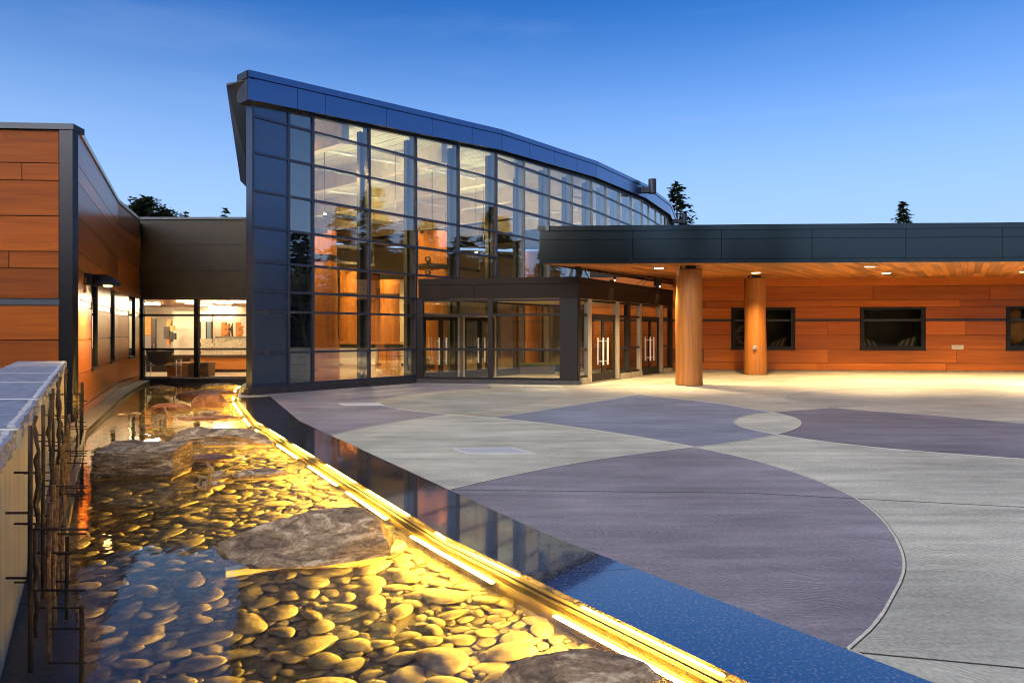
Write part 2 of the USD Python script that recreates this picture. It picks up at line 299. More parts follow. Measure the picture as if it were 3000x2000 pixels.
for i in range(7):
    for k in range(9):
        a = -13.75 + k * .30 + (i % 2) * .1
        part(cw, 'stone', MB().box(a, a + .285, 29.95 + RNG.uniform(-.03, .03), 30.3, .12 + i * .18, .12 + i * .18 + .165), 'counter_stone')
part(cw, 'ledge', MB().box(-13.0, -10.8, 29.9, 30.5, 1.39, 1.47), 'plinth_tan')
for px0, px1, py0, lab in ((651, 663, 943, 'left carved cedar post on the stone ledge in the link room'), (693, 704, 944, 'right carved cedar post on the stone ledge in the link room')):
    a, b = at(px0, py0, 30.2), at(px1, py0, 30.2)
    t = Thing('carved_post', (a[0], 30.2, 1.47), lab, 'carving')
    part(t, 'post', MB().box(a[0], b[0], 30.1, 30.3, 1.47, a[2]), 'cedar')
    for k in range(4): part(t, 'figure', MB().tm(trimesh.creation.icosphere(1, .11).apply_scale((1.1, .6, .7)).apply_translation((b[0] + .03 + .05 * (k % 2), 30.12, 1.56 + k * .11))), 'cedar', smooth=True)
for i, px in enumerate((671, 681)):
    p_ = at(px, 950, 30.2); solo('paddle', MB().tube([(p_[0], 30.2, 1.47), (p_[0] + .03 * (1 - 2 * i), 30.2, 1.8), (p_[0], 30.2, p_[2] + .06)], [.035, .05, .02], 6), 'dark_wood', ['left dark upright paddle between the carved posts', 'right dark upright paddle between the carved posts'][i], 'paddle', smooth=True)
art = Thing('wall_art', (-15.35, 30.1, 1.2), 'cluster of dark frames and carved boards on the white room wall', 'wall art')
for (x0, x1, y0, y1, m) in ((477, 493, 956, 993, 'art_dark'), (486, 498, 937, 955, 'cedar'), (495, 507, 954, 968, 'cedar'), (495, 502, 972, 1000, 'art_dark'), (503, 511, 975, 994, 'art_dark'), (486, 494, 991, 1008, 'cedar')):
    a, b = at(x0, y1, 30.0), at(x1, y0, 30.0); part(art, 'board', MB().box(a[0], b[0], 30.06, 30.2, a[2], b[2]), m)
a, b = at(421, 983, 30.0), at(438, 927, 30.0); tag(stage.GetPrimAtPath(solo('wall_hanging', MB().box(a[0], b[0], 30.1, 30.2, a[2], b[2]), 'cedar')), 'brown and orange hanging at the left edge of the lit room', 'wall hanging')
dr_ = Thing('door', (-15.9, 30.1, .02), 'dark narrow open doorway leaf in the lit link room', 'door')
a, b = at(441, 1019, 30.05), at(454, 933, 30.05); part(dr_, 'leaf', MB().box(a[0], b[0], 30.1, 30.2, .02, b[2]), 'art_dark'); part(dr_, 'handle', MB().tube([(b[0] - .05, 30.06, .95), (b[0] - .05, 30.06, 1.15)], .015, 6), 'steel')
for px0, px1, lab in ((583, 592, 'left blue-grey glass door panel at the back of the room'), (609, 627, 'right blue-grey glass door panel at the back of the room')):
    a, b = at(px0, 990, 31.0), at(px1, 942, 31.0); t = Thing('glass_door', (a[0], 31, .02), lab, 'door')
    simple('door_blue', (.20, .25, .27), .2) if 'door_blue' not in M else None
    part(t, 'leaf', MB().box(a[0] + .05, b[0] - .05, 30.8, 30.86, .02, b[2]), 'door_blue'); part(t, 'frame', MB().box(a[0], a[0] + .05, 30.78, 30.88, .02, b[2]).box(b[0] - .05, b[0], 30.78, 30.88, .02, b[2]), 'art_dark')
ch = Thing('bench_seat', (-12.4, 25.2, .02), 'wide mesh-backed metal armchair bench behind the left link window', 'chair')
cx0, cx1 = (440 - CX) / FPX * 25.0, (520 - CX) / FPX * 25.0
part(ch, 'seat', MB().box(cx0, cx1, 24.75, 25.25, .42, .47), 'chair_mesh')
bk = [(cx0, 24.72, .98), (cx0 + .12, 24.66, .62), (cx0 + .35, 24.64, .47), (cx1 - .35, 24.64, .47), (cx1 - .12, 24.66, .62), (cx1, 24.72, .98)]
part(ch, 'backrest', MB().add([(x, y, z) for x, y, z in bk] + [(x, y + .02, z) for x, y, z in bk], [[0, 1, 4], [0, 4, 5], [1, 2, 3], [1, 3, 4], [6, 10, 7], [6, 11, 10], [7, 9, 8], [7, 10, 9]]), 'chair_mesh')
part(ch, 'back_frame', MB().tube([(cx0, 24.74, .47), (cx0, 24.72, 1.0), (cx1, 24.72, 1.0), (cx1, 24.74, .47)], .022, 6), 'art_dark')
for x in (cx0 - .06, cx1 + .06): part(ch, 'armrest', MB().box(x - .04, x + .04, 24.75, 25.2, .64, .67), 'chair_mesh'); part(ch, 'leg', MB().tube([(x, 24.8, .02), (x, 24.8, .64)], .02, 6), 'steel'); part(ch, 'leg', MB().tube([(x, 25.15, .02), (x, 25.15, .64)], .02, 6), 'steel')
lt = Thing('log_table', (-11.9, 25.6, .02), 'squared rough log block serving as a low table in the link room', 'table')
a, b = at(497, 1102, 25.5), at(617, 1062, 25.5)
def rough_block(x0, x1, y0, y1, z0, z1, seed, amp=.05, n=10):
    m = trimesh.creation.box((1, 1, 1)); m = m.subdivide().subdivide().subdivide()
    v = m.vertices.copy(); v = v * 2; q = np.sign(v) * np.abs(v) ** .9
    q = q / 2 + .5; P = np.array([x0, y0, z0]) + q * np.array([x1 - x0, y1 - y0, z1 - z0])
    P += (np.stack([meshkit.fbm(P * 3 + k * 9.1, 3, seed + k) for k in range(3)], 1) - .5) * 2 * amp
    return P, m.faces
part(lt, 'block', rough_block(a[0], (a[0] + b[0]) / 2, 25.3, 25.9, .02, .53, 3), 'cedar'); part(lt, 'bark_block', rough_block((a[0] + b[0]) / 2, b[0], 25.3, 25.9, .02, .53, 8), 'cedar_bark')
ex = Thing('exit_sign', (-12.2, 26, 2.7), 'small ceiling sign with a red and a green half in the link room', 'sign')
a, b = at(584, 880, 26), at(632, 876.5, 26); emit('sign_red', (1, .12, .05), 1.0); emit('sign_green', (.1, .8, .15), .6)
mid = (a[0] + b[0]) / 2
part(ex, 'red_panel', MB().box(a[0], mid, 25.98, 26.02, a[2] + .01, b[2] + .09), 'sign_red'); part(ex, 'green_panel', MB().box(mid, b[0], 25.98, 26.02, a[2] + .01, b[2] + .09), 'sign_green')
# ------------------------------------------------------------------ great hall
hall = Thing('great_hall', (0, 24, 0), 'tall glass-fronted hall with faceted dark metal roof fascia', 'building')
simple('mullion_paint', (.055, .065, .095), .32, .6, .5)
simple('band_dark', (.05, .045, .035), .5)
simple('eave_dark', (.016, .02, .03), .45, .1, .3)
simple('post_steel', (.03, .028, .02), .5)
simple('fascia_metal', (.10, .17, .31), .22, .9, .5, noise=(6, .05), bump=(60, .03))
simple('hall_floor', (.34, .22, .10), .12, noise=(1.5, .2))
simple('hall_wall', (.66, .56, .40), .7); simple('glulam', (.66, .55, .36), .5, noise=(3, .1)); simple('track_white', (.7, .68, .62), .4)
simple('ceiling_gap', (.05, .045, .03), .9)
mat('ceiling_wood', {'g': ('geometry', {}), 'rot': ('vector_rotate', {'rotate_type': 'z_axis', 'angle': -F1.ang()}), 'sx': ('separate_xyz', {}), 'mu': ('math', {'math_type': 'multiply', 'value2': 6.45}), 'fr': ('math', {'math_type': 'fraction'}),
    'lt': ('math', {'math_type': 'less_than', 'value2': .16}), 'mp': ('mapping', {'scale': (9, .5, 1)}), 'no': ('noise_texture', {'scale': 1.0, 'detail': 4.0}),
    'ra': ('rgb_ramp', {'ramp': [(.3, (.52, .50, .33)), (.7, (.70, .68, .47))]}), 'mx': ('mix', {'mix_type': 'mix', 'color2': (.16, .14, .08)}), 'p': ('principled_bsdf', {'roughness': .55})},
    [('g.position', 'rot.vector'), ('rot.vector', 'sx.vector'), ('sx.x', 'mu.value1'), ('mu.value', 'fr.value1'), ('fr.value', 'lt.value1'), ('rot.vector', 'mp.vector'), ('mp.vector', 'no.vector'), ('no.fac', 'ra.fac'), ('ra.color', 'mx.color1'), ('lt.value', 'mx.fac'), ('mx.color', 'p.base_color')], surface='p.BSDF')
TZ = [.22, 1.10, 2.22, 2.77, 3.55, 4.47, 5.43, 6.44, 7.40]           # transom heights
facets = [(F1, [0, F1.s(844), F1.s(915.5), F1.s(1080.6), F1.s(1217), F1.s(1342), F1.s(1453)]),
          (F2, [0, F2.s(1534), F2.s(1607.6), F2.s(1674), F2.s(1732)]),
          (F3, [0, F3.s(1773), F3.s(1812), F3.s(1847.5), F3.s(1880)]),
          (F4, [0, F4.s(1899), F4.s(1920), F4.s(1936), F4.s(1952)]),
          (F5, [0, 2.0, 4.0, 6.0, 9.0])]
HEAD = [(7.72, 8.42), (8.42, 8.78), (8.78, 9.06), (9.06, 9.10), (9.10, 9.10)]
FASB = [(7.74, 8.45), (8.45, 8.86), (8.86, 9.16), (9.16, 9.22), (9.22, 9.22)]; FASH = .76
def lerp(h, s, L): return h[0] + (h[1] - h[0]) * s / L
for fi, (F, S) in enumerate(facets):
    L = S[-1]; hd = HEAD[fi]
    hz = lambda s: lerp(hd, s, L)
    zlow = TZ if fi < 1 else [.22, 2.77, 5.43, 6.44, 7.40]
    if fi >= 1: zlow = zlow + [8.21]
    if fi >= 2: zlow = [.22, 5.43, 6.44, 7.40, 8.30]
    # vertical mullions with cap, deep web behind
    for j, s in enumerate(S):
        if fi and j == 0: continue
        part(hall, 'mullion', MB().fbox(F, s - .035, s + .035, .0 if fi < 1 else 0, hz(s) + .04, -.06, .055).fbox(F, s - .03, s + .03, .0, hz(s) + .04, -.26, -.06), 'panel_flat' if fi else 'mullion_paint')
    for j, (a, b) in enumerate(zip(S[:-1], S[1:])):
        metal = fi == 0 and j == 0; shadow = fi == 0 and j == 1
        a_, b_ = a + .035, b - .035
        zs = [z for z in zlow if z < min(hz(a), hz(b)) - .12]
        for z in zs:
            part(hall, 'transom', MB().fbox(F, a_, b_, z - .032, z + .032, -.06, .045).fbox(F, a_, b_, z - .028, z + .028, -.16, -.06), 'mullion_paint')
        part(hall, 'transom', MB().fbox(F, a_, b_, hz(a_) - .04, hz(a_) + .04, -.1, .05, z0b=hz(b_) - .04, z1b=hz(b_) + .04), 'mullion_paint', label='sloping head rail')
        edges = zs + [None]
        for z0, z1 in zip(edges[:-1], edges[1:]):
            lo = z0 + .032
            hi, hib = (z1 - .032, z1 - .032) if z1 else (hz(a_) - .04, hz(b_) - .04)
            if metal: part(hall, 'metal_panel', MB().fbox(F, a_ - .02, b_ + .005, lo + .008, hi - .008, -.05, .012, z1b=hib - .008), 'metal_panel')
            else: part(hall, 'pane', MB().fbox(F, a_, b_, lo, hi, -.004, .004, z1b=hib), 'glass_curtain')
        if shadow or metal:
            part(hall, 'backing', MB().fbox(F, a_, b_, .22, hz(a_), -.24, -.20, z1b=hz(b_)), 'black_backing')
    # interior steel posts behind the mullions
    for s in S[2:] if fi == 0 else S[1:]:
        part(hall, 'post', MB().fbox(F, s - .12, s + .08, .02, hz(s) - .1, -.44, -.275), 'post_steel')
    # fascia panels, coping and soffit gap
    o = .28; fb = FASB[fi]
    cuts = {0: [-.28, 1.18, 2.08, 4.33, 6.30, 8.20, L + .02]}.get(fi, list(np.linspace(-.0, L + .02, 5)))
    lf = lambda s: lerp(fb, s, L)
    for a, b in zip(cuts[:-1], cuts[1:]):
        part(hall, 'fascia_panel', MB().fbox(F, a + .008, b - .008, lf(a), lf(a) + FASH - .19, o - .04, o, z0b=lf(b), z1b=lf(b) + FASH - .19), 'fascia_metal')
    ck = {0: [-.28, 3.3, 6.9, L + .02]}.get(fi, [0, L / 2, L + .02])
    for a, b in zip(ck[:-1], ck[1:]):
        part(hall, 'coping', MB().fbox(F, a + .004, b - .004, lf(a) + FASH - .175, lf(a) + FASH, -.2, o + .035, z0b=lf(b) + FASH - .175, z1b=lf(b) + FASH), 'fascia_metal')
    part(hall, 'fascia_backing', MB().fbox(F, cuts[0] + .01, L, lf(0) + .01, lf(0) + FASH - .02, -.3, o - .045, z0b=lf(L) + .01, z1b=lf(L) + FASH - .02), 'dark_core')
    pz = .22
    part(hall, 'plinth', MB().fbox(F, -.16 if fi == 0 else 0, L, -.05, pz - .034, -.3, .10 if fi == 0 else .08), 'plinth')
# left end: fascia return, eave running back, wall
PL = Frame(P0 + HALLDIR * 34, -HALLDIR)      # left wall, outward normal to the left
part(hall, 'wall', MB().fbox(PL, 0, 34 - .45, -.3, 7.7, -.3, -.03), 'black_backing')
fc0 = F1.p(-.28, .28); out = np.array([(699 - CX) / FPX * 18.07, 18.07]) - fc0
rt = Frame(fc0 + out, -out)
part(hall, 'fascia_return', MB().fbox(rt, 0, np.linalg.norm(out) - .01, 7.70, 8.27, -.25, .0), 'eave_dark')
part(hall, 'coping', MB().fbox(rt, -.02, np.linalg.norm(out) - .0, 8.275, 8.462, -.2, .03), 'eave_dark')
e0 = np.array([(663 - CX) / FPX * 18.1, 18.1]); e1 = np.array([(704 - CX) / FPX * 29.5, 29.5]); w1_ = P0 + HALLDIR * 12.6
hp_ = [(*e0, 8.25), (*e0, 8.19), (*(fc0 + np.array([-.02, .05])), 8.25), (*(P0 + np.array([.05, .2])), 7.62), (*e1, 8.25), (*e1, 8.19), (*w1_, 8.25), (*w1_, 7.62)]
part(hall, 'eave', manifold3d.Manifold.hull_points(np.array(hp_)).to_mesh(), 'eave_dark', label='dark tapering edge of the left eave running back')
d_ = (e1 - e0) / np.linalg.norm(e1 - e0); FE = Frame(e1 + np.array([.13, .0]), (e0 - e1))
part(hall, 'eave_trim', MB().fbox(FE, 0, FE.L - .05, 8.10, 8.125, -.02, .0), 'steel')
foot = Polygon([P0, K1, K2, K3, K4, K5, (3, 62), (-17, 56), HB])
inner = foot.buffer(-.3)
part(hall, 'floor', MB().prism(inner.buffer(.25), -.04, .02), 'hall_floor')
# ceiling: sloping timber decking boards between beams
dd, nn = F1.d, -F1.n       # along the facade, inward
def cz(p): return 7.95 + .048 * float(np.clip(np.dot(np.asarray(p) - P0, dd), -3, 22))
ceil_s = [-6 + k * .62 for k in range(70)]
for a, b in zip(ceil_s[:-1], ceil_s[1:]):
    q = [P0 + dd * s + nn * r for s, r in ((a + .02, -6), (b - .02, -6), (b - .02, 46), (a + .02, 46))]
    pl = Polygon(q).intersection(foot.buffer(.02))
    for g in getattr(pl, 'geoms', [pl]):
        if g.area < .3 or g.geom_type != 'Polygon': continue
        t = trimesh.creation.extrude_polygon(g, .06, engine='earcut'); v = t.vertices.copy()
        v[:, 2] += np.array([cz(p[:2]) for p in v]) + .02
        part(hall, 'ceiling_board', (v, t.faces), 'ceiling_wood')
part(hall, 'ceiling_backing', (lambda t: (np.column_stack([t.vertices[:, :2], t.vertices[:, 2] + np.array([cz(p[:2]) for p in t.vertices]) + .09]), t.faces))(trimesh.creation.extrude_polygon(foot.buffer(.1), .2, engine='earcut')), 'ceiling_gap')
for k, s in enumerate((3.2, 7.4, 11.6, 16.0, 20.4, 25.0)):
    A_, B_ = P0 + dd * s + nn * 0.4, P0 + dd * s + nn * 42
    ln = LineString([P0 + dd * s - nn * 8, B_]).intersection(inner)
    if ln.is_empty: continue
    if ln.geom_type != 'LineString': ln = max(ln.geoms, key=lambda g: g.length)
    c0, c1 = np.array(ln.coords[0]), np.array(ln.coords[-1]); FB = Frame(c0, c1 - c0); zb = cz(c0)
    part(hall, 'beam', MB().fbox(FB, 0, FB.L, zb - .72, zb + .02, -.14, .14), 'glulam')
for r in (2.6, 9.0, 16.0, 24.0):      # slender steel purlins / light tracks along the facade
    seg_ = LineString([P0 + dd * -8 + nn * r, P0 + dd * 24 + nn * r]).intersection(foot.buffer(-.4))
    a, b = np.array(seg_.coords[0]), np.array(seg_.coords[-1])
    part(hall, 'tie_rod', MB().tube([(*a, cz(a) - .35), (*b, cz(b) - .35)], .055, 8), 'track_white')
# cream walls at the far sides of the hall
wl = list(foot.exterior.coords)
for (a, b) in ((5, 6), (6, 7), (7, 8)):
    p, q = np.array(wl[a]), np.array(wl[b]); Fq = Frame(q, p - q)
    part(hall, 'inner_wall', MB().fbox(Fq, 0, Fq.L, .02, 8.8, .15, .2), 'hall_wall'); 
part(hall, 'inner_wall', MB().fbox(PL, 0, 33.6, .02, 8.2, -.42, -.32), 'hall_wall')
rf = trimesh.creation.extrude_polygon(foot.buffer(.18, join_style='mitre'), .12, engine='earcut')
part(hall, 'roof', (np.column_stack([rf.vertices[:, :2], rf.vertices[:, 2] + np.array([cz(p[:2]) + .42 for p in rf.vertices])]), rf.faces), 'dark_core')
# scuppers on the roof edge
for (px, py, Y, s_) in ((1911, 546, 37.6, 1.0), (2004, 641, 46.5, .8)):
    c = at(px, py, Y); r = .19 * s_
    sc = Thing('roof_scupper', tuple(c - np.array([0, 0, .35])), ['dark cylindrical scupper on the hall roof edge above the canopy, nearer one', 'dark cylindrical scupper at the far end of the hall roof edge'][s_ < 1], 'scupper')
    part(sc, 'drum', MB().tm(trimesh.creation.cylinder(r * 1.15, .78 * s_, sections=16).apply_translation((c[0], c[1], c[2] + .0))), 'eave_dark', smooth=30)
    part(sc, 'spout', MB().box(c[0] - 1.15, c[0] - r, c[1] - .14, c[1] + .14, c[2] - .36 * s_, c[2] - .06 * s_), 'eave_dark')
# lit things in the hall: shielded uplight troughs that wash the ceiling, warm downlights
emit('uplight', (1.0, .93, .56), 40.0); emit('downlight_warm', (1.0, .62, .25), 22.0)
TROUGH = [((-5.2, 23.6), 'light trough nearest the glass at the left of the hall'), ((-2.2, 28.2), 'light trough behind the vestibule roof'), ((-7.6, 31.0), 'light trough in the middle of the left bays'), ((-.8, 34.5), 'light trough behind the canopy end'), ((-9.0, 38.5), 'light trough deep at the left of the hall'), ((-3.0, 42.0), 'light trough deep in the middle of the hall'), ((3.0, 42.5), 'light trough by the third glass facet'), ((6.0, 50.0), 'light trough at the far end of the hall')]
for k, ((x_, y_), lab_) in enumerate(TROUGH):
    a, b = np.array([x_, y_]) - dd * 1.5, np.array([x_, y_]) + dd * 1.5
    FT = Frame(a, b - a)
    t = Thing('light_trough', (*(a + b) / 2, 5.5), 'pendant ' + lab_ + ', shining upward', 'lamp')
    part(t, 'housing', MB().fbox(FT, 0, FT.L, 5.46, 5.52, -.10, .10).fbox(FT, 0, FT.L, 5.52, 5.60, -.10, -.085).fbox(FT, 0, FT.L, 5.52, 5.60, .085, .10), 'band_dark')
    part(t, 'tube', MB().fbox(FT, .05, FT.L - .05, 5.522, 5.56, -.06, .06), 'uplight')
    for q in (a, b): part(t, 'hanger', MB().tube([(*q, 5.5), (*q, cz(q))], .012, 5), 'band_dark')
# log columns standing in the hall
def log_column(x, y, r, h, label, grp=None, m='log', seed=1, mark=True):
    t = Thing('log_column', (x, y, 0.02), label, 'column', group=grp)
    ang = np.linspace(0, 2 * np.pi, 29)[:-1]; zz = np.linspace(.02, h, 14); v = []
    for z in zz:
        rr = r * (1.05 - .07 * z / h + .028 * np.sin(2.1 * z + seed)) * (1 + .022 * np.sin(2 * ang + seed) + .02 * np.sin(3 * ang + 1.7 * seed + .4 * z) + .012 * np.sin(9 * ang + .3 * z))
        ox = .02 * math.sin(z * 1.1 + seed) * r
        v.append(np.column_stack([x + ox + rr * np.cos(ang), y + rr * np.sin(ang), np.full(28, z)]))
    v = np.vstack(v + [np.array([[x, y, h]])]); f = []
    for i in range(13):
        for j in range(28):
            k = (j + 1) % 28; f += [[i * 28 + j, i * 28 + k, (i + 1) * 28 + k], [i * 28 + j, (i + 1) * 28 + k, (i + 1) * 28 + j]]
    f += [[13 * 28 + j, 13 * 28 + (j + 1) % 28, len(v) - 1] for j in range(28)]
    part(t, 'log', (v, np.array(f)), m, smooth=45); return t
def band(t, x, y, r, z, hgt, m='band_steel'):
    part(t, 'band', MB().tm(trimesh.creation.annulus(r * .98, r * 1.035, hgt, sections=28).apply_translation((x, y, z + hgt / 2))), m, smooth=30)
simple('band_steel', (.035, .033, .03), .4, .4)
for (px, Y, r, h, lab, sd) in ((937, 22.6, .56, 4.98, 'thick banded log column just inside the leftmost clear bay of the hall', 1), (1268, 25.6, .55, 5.40, 'log column behind the glass above the left end of the vestibule roof', 2),
                               (1560, 31.9, .5, 5.38, 'log column seen at the left end of the canopy fascia through the hall glass', 5), (1021, 39.0, .50, 5.3, 'log column deep in the hall to the right of the banded column', 3), (1141, 40.0, .58, 4.70, 'shorter log column at the back of the second clear bay of the hall', 4), (1091, 43.0, .5, 5.3, 'farthest narrow-looking log column left of the short one', 6)):
    x = (px - CX) / FPX * Y; t = log_column(x, Y, r, h, lab, seed=sd)
    for z in ((.34, 4.05) if Y < 30 else (3.75,)): band(t, x, Y, r, z, .13)
    band(t, x, Y, r * .93, h - .1, .12)
    if Y < 30:
        for z in (.22, .60, 3.86, 4.34):
            part(t, 'bolt_ring', MB().tm(trimesh.creation.torus(.085, .03, major_sections=16, minor_sections=6).apply_transform(trimesh.transformations.rotation_matrix(math.pi / 2, (1, 0, 0))).apply_translation((x - .12, Y - r * 1.02, z))), 'band_steel', smooth=True)
# balustrade / counter with timber rail in the hall, white plan chests
ct = Thing('gallery_counter', (-7, 34, .02), 'long counter with timber rail and wire front inside the hall', 'counter')
a, b = at(996, 1003, 34.0), at(1182, 1003, 34.0)
part(ct, 'rail', MB().box(a[0], b[0], 33.9, 34.2, 1.10, 1.16), 'cedar'); part(ct, 'shelf', MB().box(a[0], b[0], 33.95, 34.2, .86, 1.06), 'band_steel')
part(ct, 'chest', MB().box(a[0], a[0] + .9, 33.95, 34.5, .08, .86), 'hall_wall'); part(ct, 'chest', MB().box(a[0] + 1.0, a[0] + 1.8, 33.95, 34.5, .08, .86), 'hall_wall')
for x in np.arange(a[0] + 1.9, b[0], .22): part(ct, 'wire', MB().tube([(x, 33.95, .1), (x, 33.95, .86)], .012, 5), 'band_steel')
part(ct, 'wire', MB().tube([(a[0] + 1.85, 33.95, .48), (b[0], 33.95, .48)], .012, 5), 'band_steel')
for x in (a[0] + .05, a[0] + 1.9, b[0] - .05): part(ct, 'foot', MB().box(x - .06, x + .06, 33.95, 34.4, .02, .1), 'band_steel')
for (px0, px1, Y, zt_, lab) in ((1055, 1066, 41.5, 4.9, 'narrow white wall fin between the log columns'), (1170, 1184, 42, 4.9, 'narrow white wall fin right of the short log column')):
    a, b = at(px0, 1000, Y), at(px1, 1000, Y); solo('wall_fin', MB().box(a[0], b[0], Y, Y + .4, .02, zt_), 'hall_wall', lab, 'wall')

for (px, Y, h) in ((937, 22.6, 4.98), (1268, 25.6, 5.4), (1021, 39.0, 5.3), (1141, 40, 4.7)):
    x = (px - CX) / FPX * Y
    for o in ((-1.15, -1.5), (1.0, -1.3)):
        spot('hall_beam', (x + o[0], Y + o[1], 7.2), 3000, .08, (1, .66, .24), 42, .6, aim=(math.degrees(math.atan2(.9, 5)), math.degrees(math.atan2(-o[0] * .8, 5)), 0))
for (x, y) in ((-4.5, 26.0), (-6.5, 30), (-2, 32), (-7.5, 36), (-3, 38), (2, 40)):
    spot('hall_beam', (x, y, 7.2), 900, .1, (1, .70, .34), 70, .5)
simple('room_dim', (.05, .045, .03), .8); simple('weave', (.34, .28, .18), .7); simple('weave_dark', (.10, .08, .055), .7); simple('pale_paint', (.5, .46, .38), .5)
glass('glass_dim', .04, (.8, .82, .78)); simple('vest_metal', (.015, .009, .0065), .6, .0, .14, noise=(15, .15)); simple('vest_ceiling', (.62, .52, .36), .7); simple('vest_floor', (.30, .26, .18), .4, noise=(3, .2))
simple('frame_light', (.42, .38, .30), .38, .6); simple('cushion', (.10, .11, .03), .8)
# ------------------------------------------------------------------ right wing wall under the canopy
rw = Thing('building', (14, 30, 0), 'right wing clad in long orange wood-grain panels behind the log columns', 'building')
RROWS = [(.06, .368), (.368, .946), (.946, 1.533), (1.533, 2.122), (2.216, 2.71), (2.71, 3.004), (3.004, 3.589), (3.589, 4.05)]
sr = lambda px: WR.s(px)
wpx = [(2141.6, 2329), (2518.6, 2711), (2946, 3138)]
rwin = [(sr(a), sr(b), .946, 2.71) for a, b in wpx]
S0, S1 = -3.6, 16.6
rj = {0: [sr(1960), sr(2395.8), sr(2770.9)], 1: [sr(2061), sr(2425), sr(2801.8)], 2: [], 3: [sr(2423), sr(2828)], 4: [], 5: [sr(2067), sr(2433), sr(2809.7)], 6: [sr(1840), sr(2200), sr(2557), sr(2897.6)], 7: [sr(2020), sr(2398), sr(2774.6)]}
part(rw, 'wall', MB().fbox(WR, S0, sr(2136), -.05, 4.35, -.35, -.02).fbox(WR, sr(2136), S1, 2.75, 4.35, -.35, -.02).fbox(WR, sr(2136), S1, -.05, .93, -.35, -.02).fbox(WR, sr(2335), sr(2513), .93, 2.75, -.35, -.02).fbox(WR, sr(2717), sr(2941), .93, 2.75, -.35, -.02).fbox(WR, sr(3143), S1, .93, 2.75, -.35, -.02), 'dark_core')
panel_rows(rw, WR, S0, S1, RROWS, 'panel_right', joints=rj, wins=rwin)
e = [S0] + [v for w in rwin for v in w[:2]] + [S1]
for a, b in zip(e[::2], e[1::2]): part(rw, 'trim_band', MB().fbox(WR, a, b, 2.132, 2.206, -.01, .02), 'coping')
part(rw, 'plinth', MB().fbox(WR, S0, S1, -.04, .052, -.2, .015), 'plinth_tan')
for i, (a, b, z0, z1) in enumerate(rwin):
    fr = part(rw, 'window', MB().fbox(WR, a, a + .17, z0, z1, -.16, .04).fbox(WR, b - .17, b, z0, z1, -.16, .04).fbox(WR, a + .17, b - .17, z1 - .10, z1, -.16, .04).fbox(WR, a + .17, b - .17, z0, z0 + .11, -.16, .05).fbox(WR, a - .02, b + .02, z0 - .05, z0, -.05, .06), 'bronze')
    part(rw, 'transom', MB().fbox(WR, a + .17, b - .17, 2.13, 2.20, -.12, .0), 'coping', parent=fr)
    part(rw, 'pane', MB().fbox(WR, a + .17, b - .17, z0 + .11, 2.13, -.08, -.072), 'glass_dim', parent=fr); part(rw, 'pane', MB().fbox(WR, a + .17, b - .17, 2.20, z1 - .10, -.08, -.072), 'glass_dim', parent=fr)
    part(rw, 'reveal', MB().fbox(WR, a, b, z0 - .1, z0 + .05, -1.2, -.17).fbox(WR, a, b, z1 - .05, z1 + .1, -1.2, -.17).fbox(WR, a - .1, a + .02, z0, z1, -1.2, -.17).fbox(WR, b - .02, b + .1, z0, z1, -1.2, -.17).fbox(WR, a, b, z0, z1, -1.3, -1.2), 'room_dim', parent=fr)
# woven shapes standing behind the right-wing windows
def fan(x0, x1, zb, h0, h1, t, mirror, label):
    th = Thing('woven_panel', tuple(WR.p3((x0 + x1) / 2, zb, t)), label, 'woven panel')
    n = 7
    for k in range(n):
        a, b = x0 + (x1 - x0) * k / n, x0 + (x1 - x0) * (k + .82) / n
        ha, hb = h0 + (h1 - h0) * k / n, h0 + (h1 - h0) * (k + 1) / n
        part(th, 'slat', MB().hexa([WR.p3(a, zb, t), WR.p3(b, zb, t), WR.p3(b, zb, t - .02), WR.p3(a, zb, t - .02), WR.p3(a + mirror * .12, zb + ha, t), WR.p3(b + mirror * .12, zb + hb, t), WR.p3(b + mirror * .12, zb + hb, t - .02), WR.p3(a + mirror * .12, zb + ha, t - .02)]), 'weave' if k % 2 else 'weave_dark')
w2 = rwin[1]; w1 = rwin[0]
fan(w2[0] + .22, w2[0] + .95, 1.07, .42, .16, -.35, -1, 'dark striped woven fan in the lower left of the middle window')
fan(w2[1] - 1.0, w2[1] - .22, 1.07, .18, .44, -.35, 1, 'dark striped woven fan in the lower right of the middle window')
fan(w1[1] - 1.0, w1[1] - .3, 1.07, .12, .40, -.35, 1, 'pale striped woven fan in the window behind the second log column')
hp = Thing('hoop_rack', tuple(WR.p3(w1[0] + .5, 1.07, -.4)), 'pale curved bentwood rack in the left of the window behind the second log column', 'rack')
for k, o in enumerate((.0, .1)):
    part(hp, 'hoop', MB().tube([WR.p3(w1[0] + .62 - .34 * math.sin(u) + o, 1.07 + u / math.pi * .95, -.4) for u in np.linspace(.2, math.pi - .3, 10)], .022, 6), 'weave', smooth=True)
for z in (1.2, 1.45, 1.7): part(hp, 'rung', MB().tube([WR.p3(w1[0] + .22, z, -.4), WR.p3(w1[0] + .75, z, -.4)], .012, 5), 'weave')
w3 = rwin[2]
bd = trimesh.creation.icosphere(3, 1.0).apply_scale((.42, .3, .62)); bd.apply_translation(WR.p3(w3[0] + .75, 1.75, -.7))
dm = Thing('figure_carving', tuple(WR.p3(w3[0] + .75, 1.0, -.7)), 'rounded orange carving inside the window at the right edge', 'carving')
part(dm, 'body', MB().tm(bd), 'cedar', smooth=True); hd_ = trimesh.creation.icosphere(2, .26); hd_.apply_translation(WR.p3(w3[0] + .72, 2.45, -.7)); part(dm, 'head', MB().tm(hd_), 'cedar', smooth=True)
part(dm, 'stand', MB().tube([WR.p3(w3[0] + .75, 1.0, -.7), WR.p3(w3[0] + .75, 1.3, -.7)], .1, 8), 'dark_wood')
